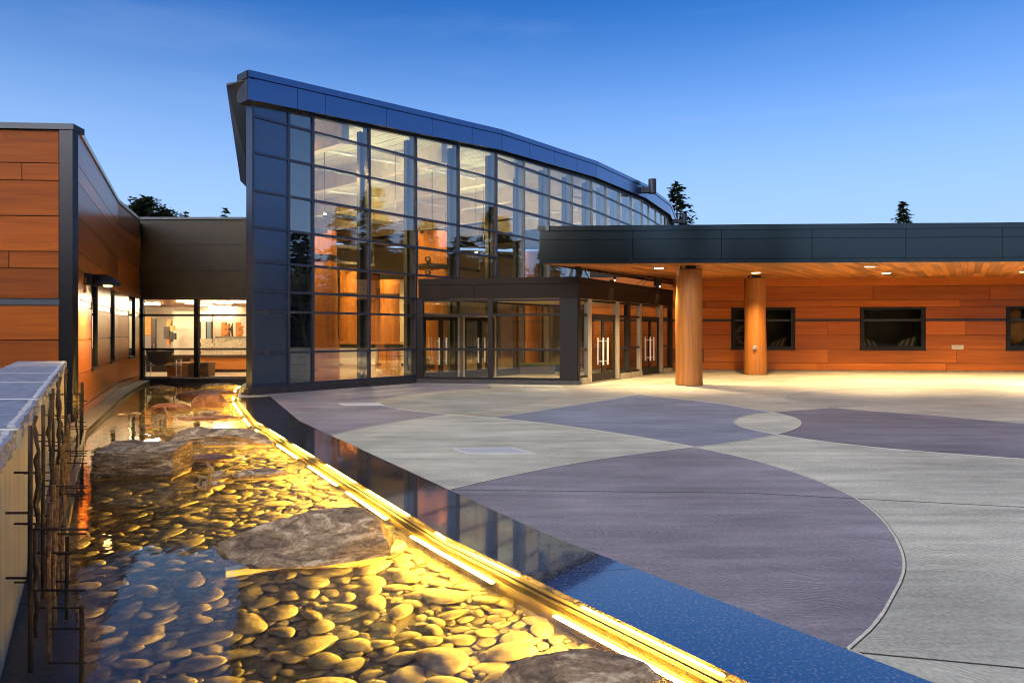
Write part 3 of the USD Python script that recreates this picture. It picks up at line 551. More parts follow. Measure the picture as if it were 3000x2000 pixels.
vp = Thing('vent_plate', tuple(WR.p3(sr(2802.5), 1.04, .04)), 'small pale louvred vent plate low on the orange wall', 'vent')
cs = sr(2802.5); part(vp, 'frame', MB().fbox(WR, cs - .23, cs + .23, .95, .98, .031, .07).fbox(WR, cs - .23, cs + .23, 1.09, 1.12, .031, .07).fbox(WR, cs - .23, cs - .19, .98, 1.09, .031, .07).fbox(WR, cs + .19, cs + .23, .98, 1.09, .031, .07), 'pale_paint')
for k in range(3): part(vp, 'louvre', MB().fbox(WR, cs - .19, cs + .19, .99 + k * .033, 1.01 + k * .033, .031, .058), 'pale_paint')

# ------------------------------------------------------------------ entrance vestibule
vs = Thing('entrance_vestibule', (2.0, 24, 0), 'dark bronze glass entrance porch with two double doors', 'building')
V2L = V2.s(1968); zc1 = lambda py: V1.z(V1.s(1440), py)
VT = 3.40; VB = 2.74
v1 = lambda px: V1.s(px); v2 = lambda px: V2.s(px)
# fascia
part(vs, 'fascia_panel', MB().fbox(V1, -.0, v1(1390) - .006, VB, 3.20, .0, .05), 'vest_metal'); part(vs, 'fascia_panel', MB().fbox(V1, v1(1390) + .006, V1L + .05, VB, 3.20, .0, .05), 'vest_metal')
for a, b in zip((0, v2(1738), v2(1880)), (v2(1738), v2(1880), V2L)): part(vs, 'fascia_panel', MB().fbox(V2, a + .006, b - .006, VB, 3.20, .0, .05), 'vest_metal')
part(vs, 'coping', MB().fbox(V1, 0, V1L + .06, 3.205, 3.41, -.3, .07), 'vest_metal'); part(vs, 'coping', MB().fbox(V2, -.03, V2L, 3.207, 3.405, -.3, .07), 'vest_metal')
roofp = Polygon([V1.p(0), V1.p(V1L), V2.p(V2L), F2.p(3.2), K1, F1.p(F1.s(1225))])
part(vs, 'roof', MB().prism(roofp.buffer(-.04), 3.0, 3.16), 'dark_core'); part(vs, 'ceiling', MB().prism(roofp.buffer(-.06), 2.80, 2.84), 'vest_ceiling')
part(vs, 'floor', MB().prism(roofp.buffer(-.02), -.04, .012), 'vest_floor')
z_sill, z_mid, z_tr = .17, 1.10, 2.22
posts1 = [(v1(1222), v1(1240)), (v1(1430.6), v1(1443.4)), (v1(1640), V1L + .02)]
for a, b in posts1: part(vs, 'post', MB().fbox(V1, a, b, .12, VB, -.12, .04), 'bronze')
for (a, b) in ((posts1[0][1], posts1[1][0]), (posts1[1][1], posts1[2][0])):
    for z in (z_sill, z_mid, z_tr, VB - .05): part(vs, 'transom', MB().fbox(V1, a, b, z - .035, z + .035, -.08, .02), 'bronze')
    for z0, z1 in ((z_sill, z_mid), (z_mid, z_tr), (z_tr, VB - .05)): part(vs, 'pane', MB().fbox(V1, a, b, z0 + .035, z1 - .035, -.03, -.024), 'glass_door')
part(vs, 'plinth', MB().fbox(V1, -.05, V1L + .1, -.03, .13, -.2, .10), 'plinth')
# right face: posts, side lights, two door pairs
pst = [(v2(1690) + .0, v2(1697)), (v2(1719), v2(1731)), (v2(1802.5), v2(1812)), (v2(1835), v2(1844.5)), (v2(1872), v2(1877.5)), (v2(1930.6), v2(1940)), (v2(1961), v2(1968))]
for i, (a, b) in enumerate(pst): part(vs, 'post', MB().fbox(V2, a + .01, b, .03, VB, -.10, .04), 'frame_light' if i in (1, 2, 4, 5) else 'bronze')
gaps = [(pst[i][1], pst[i + 1][0]) for i in range(6)]; doors = {1, 4}
for i, (a, b) in enumerate(gaps):
    zz = [z_tr, VB - .05] if i in doors else [.24, z_mid, z_tr, VB - .05]
    for z in zz: part(vs, 'transom', MB().fbox(V2, a, b, z - .035, z + .035, -.08, .02), 'bronze')
    for z0, z1 in zip(zz[:-1], zz[1:]): part(vs, 'pane', MB().fbox(V2, a, b, z0 + .035, z1 - .035, -.03, -.024), 'glass_door')
    if i not in doors: part(vs, 'plinth', MB().fbox(V2, a - .05, b + .05, -.03, .20, -.2, .12), 'plinth_tan')
def door_leaf(F, a, b, handle_s, z0=.04, z1=2.18, owner=vs, t=0.0, inside=True):
    d = part(owner, 'door', MB().fbox(F, a, a + .09, z0, z1, t - .05, t).fbox(F, b - .09, b, z0, z1, t - .05, t).fbox(F, a + .09, b - .09, z1 - .12, z1, t - .05, t).fbox(F, a + .09, b - .09, z0, z0 + .26, t - .05, t), 'bronze')
    part(owner, 'pane', MB().fbox(F, a + .09, b - .09, z0 + .26, z1 - .12, t - .028, t - .022), 'glass_door', parent=d)
    for side in ((1, -1) if inside else (1,)):
        tt = t + .075 if side > 0 else t - .125
        hs = handle_s
        part(owner, 'handle', MB().tube([F.p3(hs, .56, tt), F.p3(hs, 1.47, tt)], .028, 10).tube([F.p3(hs, .68, tt), F.p3(hs, .68, t - .025)], .014, 8).tube([F.p3(hs, 1.36, tt), F.p3(hs, 1.36, t - .025)], .014, 8), 'handle_steel', smooth=40, parent=d)
    return d
for i in sorted(doors):
    a, b = gaps[i]; m_ = (a + b) / 2
    door_leaf(V2, a + .01, m_ - .005, m_ - .17); door_leaf(V2, m_ + .005, b - .01, m_ + .17)
# inner door pairs standing in the hall glass line behind the porch
for (F, a, b) in ((F1, 6.05, 7.65), (F1, 8.0, 9.6)):
    m_ = (a + b) / 2
    part(vs, 'door_frame', MB().fbox(F, a - .08, a, .02, 2.30, -.02, .12).fbox(F, b, b + .08, .02, 2.30, -.02, .12).fbox(F, a, b, 2.2, 2.30, -.02, .12), 'frame_light')
    door_leaf(F, a + .01, m_ - .005, m_ - .17, t=.11, inside=False); door_leaf(F, m_ + .005, b - .01, m_ + .17, t=.11, inside=False)
sb = Thing('porch_bench', (3.6, 27.2, .02), 'low dark bench with green cushion inside the entrance porch', 'bench')
a, b = at(1525, 1090, 27.0), at(1625, 1090, 27.0)
part(sb, 'base', MB().box(a[0], b[0], 26.9, 27.4, .02, .36), 'art_dark'); part(sb, 'cushion', MB().box(a[0] - .02, b[0] + .6, 26.88, 27.42, .36, .44), 'cushion')
emit('can_light', (1.0, .80, .50), 12.0)
def downlight(x, y, z, group, label, r=.11):
    t = Thing('downlight', (x, y, z), label, 'downlight', group=group)
    part(t, 'ring', MB().tm(trimesh.creation.annulus(r, r + .035, .02, sections=24).apply_translation((x, y, z - .008))), 'steel', smooth=30)
    part(t, 'lens', MB().tm(trimesh.creation.cylinder(r, .008, sections=24).apply_translation((x, y, z - .006))), 'can_light')
    return t
c = (1.4, 23.6); downlight(c[0], c[1], 2.80, None, 'round downlight in the porch ceiling behind the glass'); spot('porch_beam', (c[0], c[1], 2.74), 2400, .05, (1, .72, .38), 65, .6)
# two small wall-washers that graze the porch fascia
for k, px in enumerate((1788, 1922)):
    s = v2(px); p = V2.p3(s, 3.47, .17)
    t = Thing('wall_washer', tuple(p), ['small spotlight over the left porch door lighting the fascia', 'small spotlight over the right porch door lighting the fascia'][k], 'spotlight')
    part(t, 'can', MB().tm(trimesh.creation.cylinder(.05, .12, sections=14).apply_translation(p + np.array([0, 0, .06]))), 'bronze', smooth=30); part(t, 'bracket', MB().fbox(V2, s - .015, s + .015, 3.40, 3.47, -.02, .16), 'bronze')
    spot('washer_beam', p - np.array([0, 0, .02]), 500, .03, (1, .74, .40), 30, .35)

# ------------------------------------------------------------------ canopy
cp = Thing('entrance_canopy', (8, 24, 3.69), 'flat canopy with broad dark panelled fascia and warm plank soffit', 'canopy')
FCL = 17.0
CR = [(3.69, 3.81), (3.81, 4.40), (4.40, 4.66)]
cj = [0.0] + [FC.s(px) for px in (1854, 2113, 2379, 2654, 2936)] + [16.9]
for (z0, z1) in CR:
    for a, b in zip(cj[:-1], cj[1:]): part(cp, 'fascia_panel', MB().fbox(FC, a + .008, b - .008, z0 + .006, z1 - .006, -.03, .0), 'canopy_metal')
part(cp, 'coping', MB().prism(Polygon([FC.O + FC.n * .03 - FCD * .03 - FC.d * .03, FC.p(FCL, .03), FC.p(FCL, -.4), FC.O + FCD * .5]), 4.66, 4.81), 'canopy_metal')
FLc = Frame(FC.O + FCD * 11.2, -FCD)
for (z0, z1) in CR: part(cp, 'fascia_panel', MB().fbox(FLc, 0, 11.2 - .01, z0 + .006, z1 - .006, -.03, .0), 'canopy_metal')
part(cp, 'coping', MB().fbox(FLc, 0, 11.15, 4.662, 4.808, -.3, .03), 'canopy_metal')
wend = WR.p(S1, -.1); cpoly = Polygon([FC.p(.03, -.035), FC.p(16.9, -.035), WR.p(S1, .04), WR.p(WR.s(1975), .04), FC.O + FCD * 11.0 + np.array([.04, 0])])
cfoot = Polygon([FC.p(.04, -.05), FC.p(16.9, -.05), WR.p(S1, -.3), WR.p(0, -.3), FC.O + FCD * 11.1 + np.array([.05, 0])])
part(cp, 'roof', MB().prism(cfoot, 4.45, 4.62), 'dark_core'); 
kv, kf = (lambda t: (t.vertices.copy(), t.faces))(trimesh.creation.extrude_polygon(cfoot.buffer(-.01), .05, engine='earcut')); kv[:, 2] += [soffit_z(*p[:2]) + .045 for p in kv]
part(cp, 'deck', (kv, kf), 'dark_core')
pd, pn = FCD, np.array([FCD[1], -FCD[0]])     # planks run along pd; pn points right
W_ = .19; k = 0; n_pl = 0
base_r = float(np.dot(FC.O, pn))
soff = cpoly
while k < 95:
    r0 = -.6 + k * W_; k += 1
    s = -12.0 + RNG.uniform(0, 3)
    while s < 16:
        L = RNG.uniform(2.6, 5.6); O_ = FC.O + pn * r0 + pd * s
        q = Polygon([O_ + pd * .002, O_ + pd * (L - .004), O_ + pd * (L - .004) + pn * (W_ - .007), O_ + pd * .002 + pn * (W_ - .007)]).intersection(soff); s += L
        if q.is_empty or q.area < .03 or q.geom_type != 'Polygon': continue
        t = trimesh.creation.extrude_polygon(q, .02, engine='earcut'); v = t.vertices.copy(); v[:, 2] += [soffit_z(*p[:2]) for p in v]
        part(cp, 'plank', (v, t.faces), 'soffit_plank'); n_pl += 1
print('planks', n_pl)
cans = [(1930, 784.5, 22.2, 'downlight in the plank soffit left of the first log column'), (2548, 780, 21.6, 'front one of the pair of soffit downlights over the middle window'), (2597, 801, 25.2, 'rear one of the pair of soffit downlights over the middle window')]
extra = [(7.6, 25.2), (8.6, 21.9), (13.2, 22.5), (14.6, 24.0), (10.0, 25.0), (16.0, 23.2)]
for (px, py, Y, lab) in cans:
    x = (px - CX) / FPX * Y; z = soffit_z(x, Y)
    downlight(x, Y, z, None, lab, .15); spot('canopy_beam', (x, Y, z - .05), 3300, .08, (1, .70, .33), 56, .7)
for (x, y) in ((16.8, 21.6), (8.9, 24.9), (18.4, 24.5)):
    spot('canopy_beam', (x, y, soffit_z(x, y) - .05), 3600 if (x, y) != (8.9, 24.9) else 1900, .08, (1, .70, .33), 62, .7)
    downlight(x, y, soffit_z(x, y), None, {16.8: 'soffit downlight beyond the right edge of the frame', 8.9: 'soffit downlight just in front of the second log column', 18.4: 'soffit downlight near the wall, beyond the right edge of the frame'}[x], .15)
# log columns of the canopy
for (px, Y, wpx_, ybase, lab, sd) in ((2019.5, 21.45, 74, 1130, 'tall peeled log column nearest the camera under the canopy', 3), (2213, 26.9, 61, 1097, 'bright log column farther back, in front of the first window', 7)):
    x = (px - CX) / FPX * Y; r = wpx_ / 2 * (Y - .3) / FPX; zt_ = soffit_z(x, Y)
    t = log_column(x, Y, r, zt_ - .12, lab, seed=sd)
    part(t, 'cap_plate', MB().tm(trimesh.creation.cylinder(r * .99, .02, sections=24).apply_translation((x, Y, zt_ - .105))), 'band_steel', smooth=30)
    part(t, 'bracket', MB().box(x - .13, x + .18, Y - .1, Y + .1, zt_ - .10, zt_ + .02).tube([(x - .26, Y, zt_ - .1), (x - .26, Y, zt_ + .02)], .03, 8), 'band_steel')
x2 = (2211 - CX) / FPX * 26.5
jb = Thing('socket_box', (x2, 26.05, .98), 'small grey weatherproof socket box on the bright log column', 'socket box')
part(jb, 'box', MB().box(x2 - .07, x2 + .07, 26.43, 26.53, .99, 1.14), 'pale_paint'); part(jb, 'cover', MB().box(x2 - .06, x2 + .06, 26.415, 26.43, 1.0, 1.12), 'steel')
# dark cylinders with cables fixed above the porch
for k, (px, y0, y1, Y, lab) in enumerate(((1694, 779, 813, 21.6, 'black cylindrical fitting with struts at the porch corner under the canopy'), (1922, 813, 838, 27.0, 'black bent cylindrical fitting with cables above the far porch door'))):
    a, b = at(px, y1, Y), at(px, y0, Y); t = Thing('canopy_fitting', tuple(a), lab, 'fitting')
    part(t, 'cylinder', MB().tube([a, a + (b - a) * .5 + np.array([.03, 0, 0]), b], [.10, .11, .10], 14), 'band_steel', smooth=40)
    part(t, 'collar', MB().tm(trimesh.creation.annulus(.10, .125, .05, sections=16).apply_translation(b - np.array([0, 0, .03]))), 'band_steel', smooth=30)
    for o in (-.55, -.85) if k else (-.3, .35): part(t, 'cable', MB().tube([a + np.array([o, .1, -.02]), a + np.array([o * .8, .1, .12]), a + np.array([o * .45, .05, .32])], .018, 6), 'band_steel', smooth=True)
# ------------------------------------------------------------------ pool outline, from far to near
RIN = [(-9.15, 23.75), (-8.41, 21.06), (-6.96, 17.3), (-4.85, 12.9), (-.5475, 5.576), (1.129, 3.249), (2.42, 1.5), (5.0, -2.0)]      # granite edge
ROUT = [(-6.26, 17.67), (-3.99, 12.81), (.27, 5.66), (2.013, 3.249), (3.27, 1.5), (5.8, -2.0)]
LIN = [(-12.6, 23.75), (-11.9, 22.0), (-10.2, 17.96), (-7.3, 11.72), (-5.62, 8.88), (-3.5, 5.31), (-2.02, 3.25), (-.763, 1.5), (1.75, -2.0)]
pool = Polygon(RIN + LIN[::-1]); ZW, ZB = -.09, -.34
simple('granite_rough', (.042, .037, .032), .5, noise=(40, .5), bump=(60, .15)); simple('soil', (.06, .055, .045), .9, noise=(2, .3))
mat('granite', {'g': ('geometry', {}), 'mp': ('mapping', {'scale': (60, 60, 60)}), 'v': ('voronoi_texture', {'scale': 1.0}), 'n': ('noise_texture', {'scale': 55.0, 'detail': 3.0}),
    'ra': ('rgb_ramp', {'ramp': [(.40, (.012, .011, .012)), (.56, (.03, .026, .024)), (.66, (.14, .10, .07))]}), 'rr': ('map_range', {'from_min': .4, 'from_max': .7, 'to_min': .03, 'to_max': .11}),
    'p': ('principled_bsdf', {'roughness': .06, 'specular_ior_level': .8, 'ior': 2.9})},
    [('g.position', 'n.vector'), ('n.fac', 'ra.fac'), ('ra.color', 'p.base_color'), ('n.fac', 'rr.value'), ('rr.result', 'p.roughness')], surface='p.BSDF')
simple('pool_wall', (.095, .068, .03), .45, noise=(7, .35), bump=(30, .2)); simple('led_channel', (.12, .09, .04), .35)
simple('bed', (.11, .09, .055), .8, noise=(20, .4)); simple('kerb_stone', (.42, .38, .28), .6, noise=(10, .25)); simple('grate_frame', (.50, .50, .48), .5, .2); simple('grate', (.40, .42, .44), .5, .2); simple('twig', (.20, .13, .06), .7)
ground = Polygon([(-400, -300), (400, -300), (400, 600), (-400, 600)]).difference(pool.buffer(.25))
gp = solo('ground', MB().prism(ground, -.8, -.05), 'soil', kind='structure')
pf = Thing('pool_floor', (0, 8, ZB), kind='structure')
part(pf, 'bed', MB().prism(pool.buffer(.2), ZB - .1, ZB), 'bed')
# kerbs of the pool
kb = Thing('pool_edge', (-3, 8, 0), kind='structure')
def offset_line(pts, d): return np.array(LineString(pts).parallel_offset(d, 'left' if d > 0 else 'right', join_style=2).coords) if d else np.array(pts)
for a, b in zip(RIN[:-1], RIN[1:]):
    Fk = Frame(a, np.array(b) - np.array(a))          # travelling towards the camera: outward normal points to the pool
    part(kb, 'wall_panel', MB().fbox(Fk, -.01, Fk.L + .01, ZB, -.035, -.14, .0), 'pool_wall'); part(kb, 'channel', MB().fbox(Fk, 0, Fk.L, ZB, ZW - .012, .0, .065), 'led_channel'); part(kb, 'lip', MB().fbox(Fk, -.005, Fk.L + .005, ZW + .022, ZW + .028, -.01, .012), 'bronze')
Lr_ = LIN[::-1]
for a, b in zip(Lr_[:-1], Lr_[1:]):
    Fk = Frame(a, np.array(b) - np.array(a)); part(kb, 'wall_panel', MB().fbox(Fk, -.01, Fk.L + .01, ZB, -.004, -.16, .0), 'pool_wall')
# polished granite strip, slab by slab
gs = Thing('granite_border', (-1, 8, 0), kind='structure')
lin_i = LineString(RIN[2:]); lin_o = LineString(ROUT)
strip = Polygon([RIN[2]] + RIN[3:] + ROUT[::-1])
n_s = 11
for i in range(n_s):
    u0, u1 = i / n_s, (i + 1) / n_s
    c = [lin_i.interpolate(u0, True), lin_i.interpolate(u1, True), lin_o.interpolate(u1, True), lin_o.interpolate(u0, True)]
    big = Polygon([(p.x, p.y) for p in (lin_i.interpolate(u0, True), lin_i.interpolate(u1, True))] + [(p.x, p.y) for p in (lin_o.interpolate(u1, True), lin_o.interpolate(u0, True))])
    ext = Polygon([tuple(np.array([c[0].x, c[0].y]) + 3 * (np.array([c[0].x, c[0].y]) - np.array([c[3].x, c[3].y]))), tuple(np.array([c[1].x, c[1].y]) + 3 * (np.array([c[1].x, c[1].y]) - np.array([c[2].x, c[2].y]))),
                   tuple(np.array([c[2].x, c[2].y]) + 3 * (np.array([c[2].x, c[2].y]) - np.array([c[1].x, c[1].y]))), tuple(np.array([c[3].x, c[3].y]) + 3 * (np.array([c[3].x, c[3].y]) - np.array([c[0].x, c[0].y])))])
    q = strip.intersection(ext.convex_hull).buffer(-.003)
    for g in getattr(q, 'geoms', [q]):
        if g.area > .05: part(gs, 'slab', MB().prism(g, -.04, .002), 'granite')
# far part: narrow pale kerb between pool and hall
kp = Polygon([(-6.96, 17.3), (-6.26, 17.67), (-6.9, 18.2), (-8.0, 21.06), (-8.9, 23.7), (-9.12, 23.75), (-8.38, 21.06)])
for i, (y0, y1) in enumerate(((17, 18.6), (18.6, 20.3), (20.3, 22.1), (22.1, 24))):
    q = kp.intersection(sbox(-12, y0 + .004, 0, y1 - .004)); part(gs, 'kerb_stone', MB().prism(q, -.04, .0), 'kerb_stone')
# left ledge between planter / wing and pool
wallline = [(-12.97 - .02, 23.7), (-11.68, 20.19), (-8.34, 13.07), (-8.17, 12.75), (-7.92, 12.05), (-.42 - .622 * 6, 6.0), (-.42, 0), (-.42 + .622 * 2, -2.0)]
ledge = Polygon(LIN + wallline[::-1]).buffer(0)
for i, (y0, y1) in enumerate(zip((-2, 2.0, 4.2, 6.4, 8.6, 11.0, 13.0, 16, 19, 21.5), (2.0, 4.2, 6.4, 8.6, 11.0, 13.0, 16, 19, 21.5, 24))):
    q = ledge.intersection(sbox(-20, y0 + .004, 5, y1 - .004))
    for g in getattr(q, 'geoms', [q]):
        if g.geom_type == 'Polygon' and g.area > .02: part(gs, 'ledge_stone', MB().prism(g, -.04, -.002), 'granite_rough')
# ------------------------------------------------------------------ plaza: stained concrete fields cut by curved joints
def spline(pts, n=10):
    P = np.array(pts, float); d = np.r_[0, np.cumsum(np.linalg.norm(np.diff(P, axis=0), axis=1))]
    from scipy.interpolate import PchipInterpolator, CubicSpline
    t = np.linspace(0, d[-1], n * (len(P) - 1)); return np.column_stack([CubicSpline(d, P[:, 0], bc_type='natural')(t), CubicSpline(d, P[:, 1], bc_type='natural')(t)])
gpx = lambda *p: [G(a, b) for a, b in p]
C_L = gpx((1125, 1165), (1107, 1179.5), (1191, 1200.5), (1313, 1213), (1467, 1226), (1800, 1268), (2037, 1309), (2181, 1340), (2363, 1395), (2501.6, 1456), (2598, 1536.5), (2639, 1607), (2648, 1665), (2614.5, 1748), (2552, 1839), (2482, 1901), (2380, 1990))
C_T = gpx((1107, 1179.5), (1150, 1165), (1303, 1146), (1460, 1137), (1617, 1130), (1648, 1142), (1640, 1156), (1532.5, 1184), (1313, 1213), (1130, 1240), (976, 1273), (880, 1302))
C_P = gpx((1990, 1090), (1900, 1101), (1855, 1112), (1845, 1120), (1846, 1133), (1871, 1153), (2054, 1175), (2253, 1206), (2325, 1222), (2347, 1237.5), (2330, 1255), (2275, 1272), (2037, 1309), (1800, 1338.5), (1467, 1399), (1319, 1433), (1200, 1466))
C_Q = gpx((5200, 1330), (3400, 1262), (3000, 1240), (2750, 1218), (2441, 1194), (2330, 1175), (2300, 1165), (2300, 1158), (2360, 1146), (2520, 1136), (2800, 1133), (2930, 1143), (2944, 1157), (2850, 1170), (2606.6, 1182), (2441, 1194), (2280, 1206), (2200, 1214), (2164, 1224), (2150, 1234), (2170, 1249), (2275, 1272), (2584, 1312), (3000, 1344), (3600, 1388), (6000, 1480))
C_S = gpx((2590, 1104), (2600, 1109), (2560, 1120), (2400, 1128)); C_S2 = gpx((3200, 1112), (2800, 1103), (2760, 1109), (2830, 1117), (3200, 1127))
C_Q = [(61, 9.2), (30, 9.4)] + C_Q + [(30, 4.5), (61, 3.0)]
curves = [spline(c, 14) for c in (C_L, C_T, C_P, C_Q)]
far = [V2.p(v2(1968), .02), V2.p(0, .1), V1.p(V1L + .1, .1), V1.p(0, .1), F1.p(0, .1)]
plaza_poly = Polygon([(5.8, -2.0), (60, -40), (60, 24), WR.p(16.6, .02), WR.p(.6, .02)] + [tuple(p) for p in far] + ROUT[:-1]).buffer(0)
sj = [LineString([G(980, 1293), G(1425, 1226), G(1800, 1168), G(1990, 1131)]), LineString([G(2482, 1908), G(3000, 1957), G(3400, 1990)]), LineString([G(1320, 1434), G(2200, 1444), G(2520, 1461), G(3300, 1500)]), LineString([G(2030, 1146), G(2250, 1104)]), LineString([G(1700, 1131), G(1890, 1127), G(2150, 1103)])]
lines = [LineString(c) for c in curves]
faces = [f for f in polygonize(unary_union([plaza_poly.boundary, LineString([G(1440, 1139), G(1425, 1118)])] + [l.intersection(plaza_poly.buffer(.01)) for l in lines] + [sj[0].intersection(plaza_poly.buffer(.01))])) if plaza_poly.contains(f.representative_point())]
def concrete(name, col, scale=1.0):
    d = tuple(c * .68 for c in col); l = tuple(min(1, c * 1.32) for c in col)
    mat(name, {'g': ('geometry', {}), 'st': ('mapping', {'scale': (.45, 2.6, 1)}), 'n1': ('noise_texture', {'scale': 1.3, 'detail': 9.0, 'roughness': .62}), 'n2': ('noise_texture', {'scale': 34.0, 'detail': 3.0}), 'mx': ('mix_float', {'fac': .40}),
        'ra': ('rgb_ramp', {'ramp': [(.37, d), (.51, col), (.64, l)]}),
        'wd': ('noise_texture', {'scale': .9, 'detail': 2.0}), 'ws': ('vector_math', {'math_type': 'scale', 'scale': 1.5}), 'wa': ('vector_math', {'math_type': 'add'}),
        'wv': ('wave_texture', {'wave_type': 'rings', 'rings_direction': 'z', 'profile': 'sine', 'scale': 8.0, 'distortion': 16.0, 'detail': 2.5, 'detail_scale': .45, 'detail_roughness': .6}),
        'dk': ('map_range', {'from_min': .0, 'from_max': .35, 'to_min': .94, 'to_max': 1.0, 'clamp': True}), 'mul': ('mix', {'mix_type': 'multiply', 'fac': 1.0}),
        'st3': ('noise_texture', {'scale': .42, 'detail': 9.0, 'roughness': .66}), 'sr': ('map_range', {'from_min': .34, 'from_max': .62, 'to_min': .72, 'to_max': 1.08, 'clamp': True}), 'mul2': ('mix', {'mix_type': 'multiply', 'fac': 1.0}), 'wm': ('math', {'math_type': 'multiply'}), 'wr': ('map_range', {'from_min': .40, 'from_max': .60, 'to_min': .15, 'to_max': 1.0, 'clamp': True}),
        'bu': ('bump', {'strength': .30, 'distance': .010}), 'b2': ('bump', {'strength': .25, 'distance': .004}), 'p': ('principled_bsdf', {'roughness': .55, 'specular_ior_level': .35})},
        [('g.position', 'st.vector'), ('st.vector', 'n1.vector'), ('g.position', 'n2.vector'), ('n1.fac', 'mx.a'), ('n2.fac', 'mx.b'), ('mx.result', 'ra.fac'),
         ('g.position', 'wd.vector'), ('wd.color', 'ws.vector1'), ('ws.vector', 'wa.vector1'), ('g.position', 'wa.vector2'), ('wa.vector', 'wv.vector'), ('wv.fac', 'dk.value'), ('dk.result', 'mul.color2'), ('ra.color', 'mul.color1'), ('g.position', 'st3.vector'), ('st3.fac', 'sr.value'), ('sr.result', 'mul2.color2'), ('mul.color', 'mul2.color1'), ('mul2.color', 'p.base_color'), ('wd.fac', 'wr.value'), ('wv.fac', 'wm.value1'), ('wr.result', 'wm.value2'),
         ('wm.value', 'bu.height'), ('n2.fac', 'b2.height'), ('bu.normal', 'b2.normal'), ('b2.normal', 'p.normal')], surface='p.BSDF')
concrete('conc_purple', (.200, .182, .195)); concrete('conc_green', (.39, .38, .30)); concrete('conc_blue', (.18, .195, .232)); concrete('conc_tan', (.33, .30, .23)); concrete('conc_leaf', (.27, .26, .21)); concrete('conc_plum', (.150, .140, .152))
simple('joint_pale', (.46, .42, .34), .7, noise=(20, .2)); simple('joint_dark', (.03, .028, .025), .9)
seeds = {'conc_purple': [G(1900, 1500), G(2500, 1700), G(900, 1240), G(1000, 1215)], 'conc_green': [G(2800, 1500), G(1500, 1300), G(1150, 1280), G(2260, 1240), G(1230, 1240)], 'conc_blue': [G(1900, 1230), G(1650, 1200), G(2150, 1270)],
         'conc_plum': [G(2700, 1270), G(2350, 1215)], 'conc_leaf': [G(1400, 1170), G(2600, 1150)]}
pz = Thing('plaza', (2, 12, 0), kind='structure')
part(pz, 'bedding', MB().prism(plaza_poly.buffer(.02), -.05, -.012), 'joint_dark')
for f in faces:
    m = 'conc_tan'
    for k, pts in seeds.items():
        if any(f.contains(Point(p)) for p in pts): m = k
    q = f.buffer(-.006)
    for g in getattr(q, 'geoms', [q]):
        if g.area > .02: part(pz, 'concrete_field', MB().prism(g.simplify(.002), -.02, .0), m)
for l in lines[:]:
    q = l.buffer(.009, cap_style='flat').intersection(plaza_poly.buffer(-.02))
    q2 = LineString(np.array(l.coords)).parallel_offset(.0125, 'left').buffer(.0035, cap_style='flat').intersection(plaza_poly.buffer(-.02))
    part(pz, 'joint_edge', MB().prism(q.simplify(.003), -.012, .004), 'joint_pale'); part(pz, 'joint_shadow', MB().prism(q2.simplify(.003), -.012, .0025), 'joint_dark')
for i, l in enumerate(sj):
    q = l.buffer(.012 if i == 0 else .006, cap_style='flat').intersection(plaza_poly.buffer(-.02)); part(pz, 'saw_joint', MB().prism(q, -.012, .003), 'joint_pale' if i == 0 else 'joint_dark')
# drain grates let into the plaza
for (c4, lab) in (([(1322, 1313), (1369, 1329), (1570, 1329), (1504, 1310.5)], 'pale square drain grate in the green-grey concrete, the nearer one'), ([(990, 1182), (1009, 1188), (1125.6, 1187.5), (1107, 1179.5)], 'pale drain grate beside the granite border near the hall corner')):
    P = np.array([G(*p) for p in c4]); c = P.mean(0); t = Thing('drain_grate', (*c, 0), lab, 'drain grate')
    part(t, 'frame', MB().prism(Polygon(P).difference(Polygon(P).buffer(-.05)), .001, .008), 'grate_frame')
    part(t, 'recess', MB().prism(Polygon(P).buffer(-.05), .001, .0025), 'joint_dark')
    e = lambda u, v: tuple((P[0] * (1 - u) + P[1] * u) * (1 - v) + (P[3] * (1 - u) + P[2] * u) * v)
    n = 9
    for k in range(n):
        u0, u1 = .09 + .82 * k / n, .09 + .82 * (k + .72) / n
        part(t, 'bar', MB().prism(Polygon([e(u0, .07), e(u1, .07), e(u1, .93), e(u0, .93)]), .003, .0075), 'grate')
# ------------------------------------------------------------------ water
mat('water', {'g': ('geometry', {}), 'mp': ('mapping', {'scale': (1.0, .55, 1)}), 'n': ('noise_texture', {'scale': 2.6, 'detail': 3.0, 'roughness': .5}), 'b': ('bump', {'strength': .11, 'distance': .05}), 'w': ('glass_bsdf', {'color': (.97, .95, .88), 'roughness': 0.0, 'IOR': 1.39})},
    [('g.position', 'mp.vector'), ('mp.vector', 'n.vector'), ('n.fac', 'b.height'), ('b.normal', 'w.normal')], surface='w.BSDF')
wt = trimesh.creation.triangulate_polygon(pool.buffer(-.002), engine='earcut')
solo('pool_water', (np.column_stack([wt[0], np.full(len(wt[0]), ZW)]), np.array(wt[1])), 'water', kind='structure')
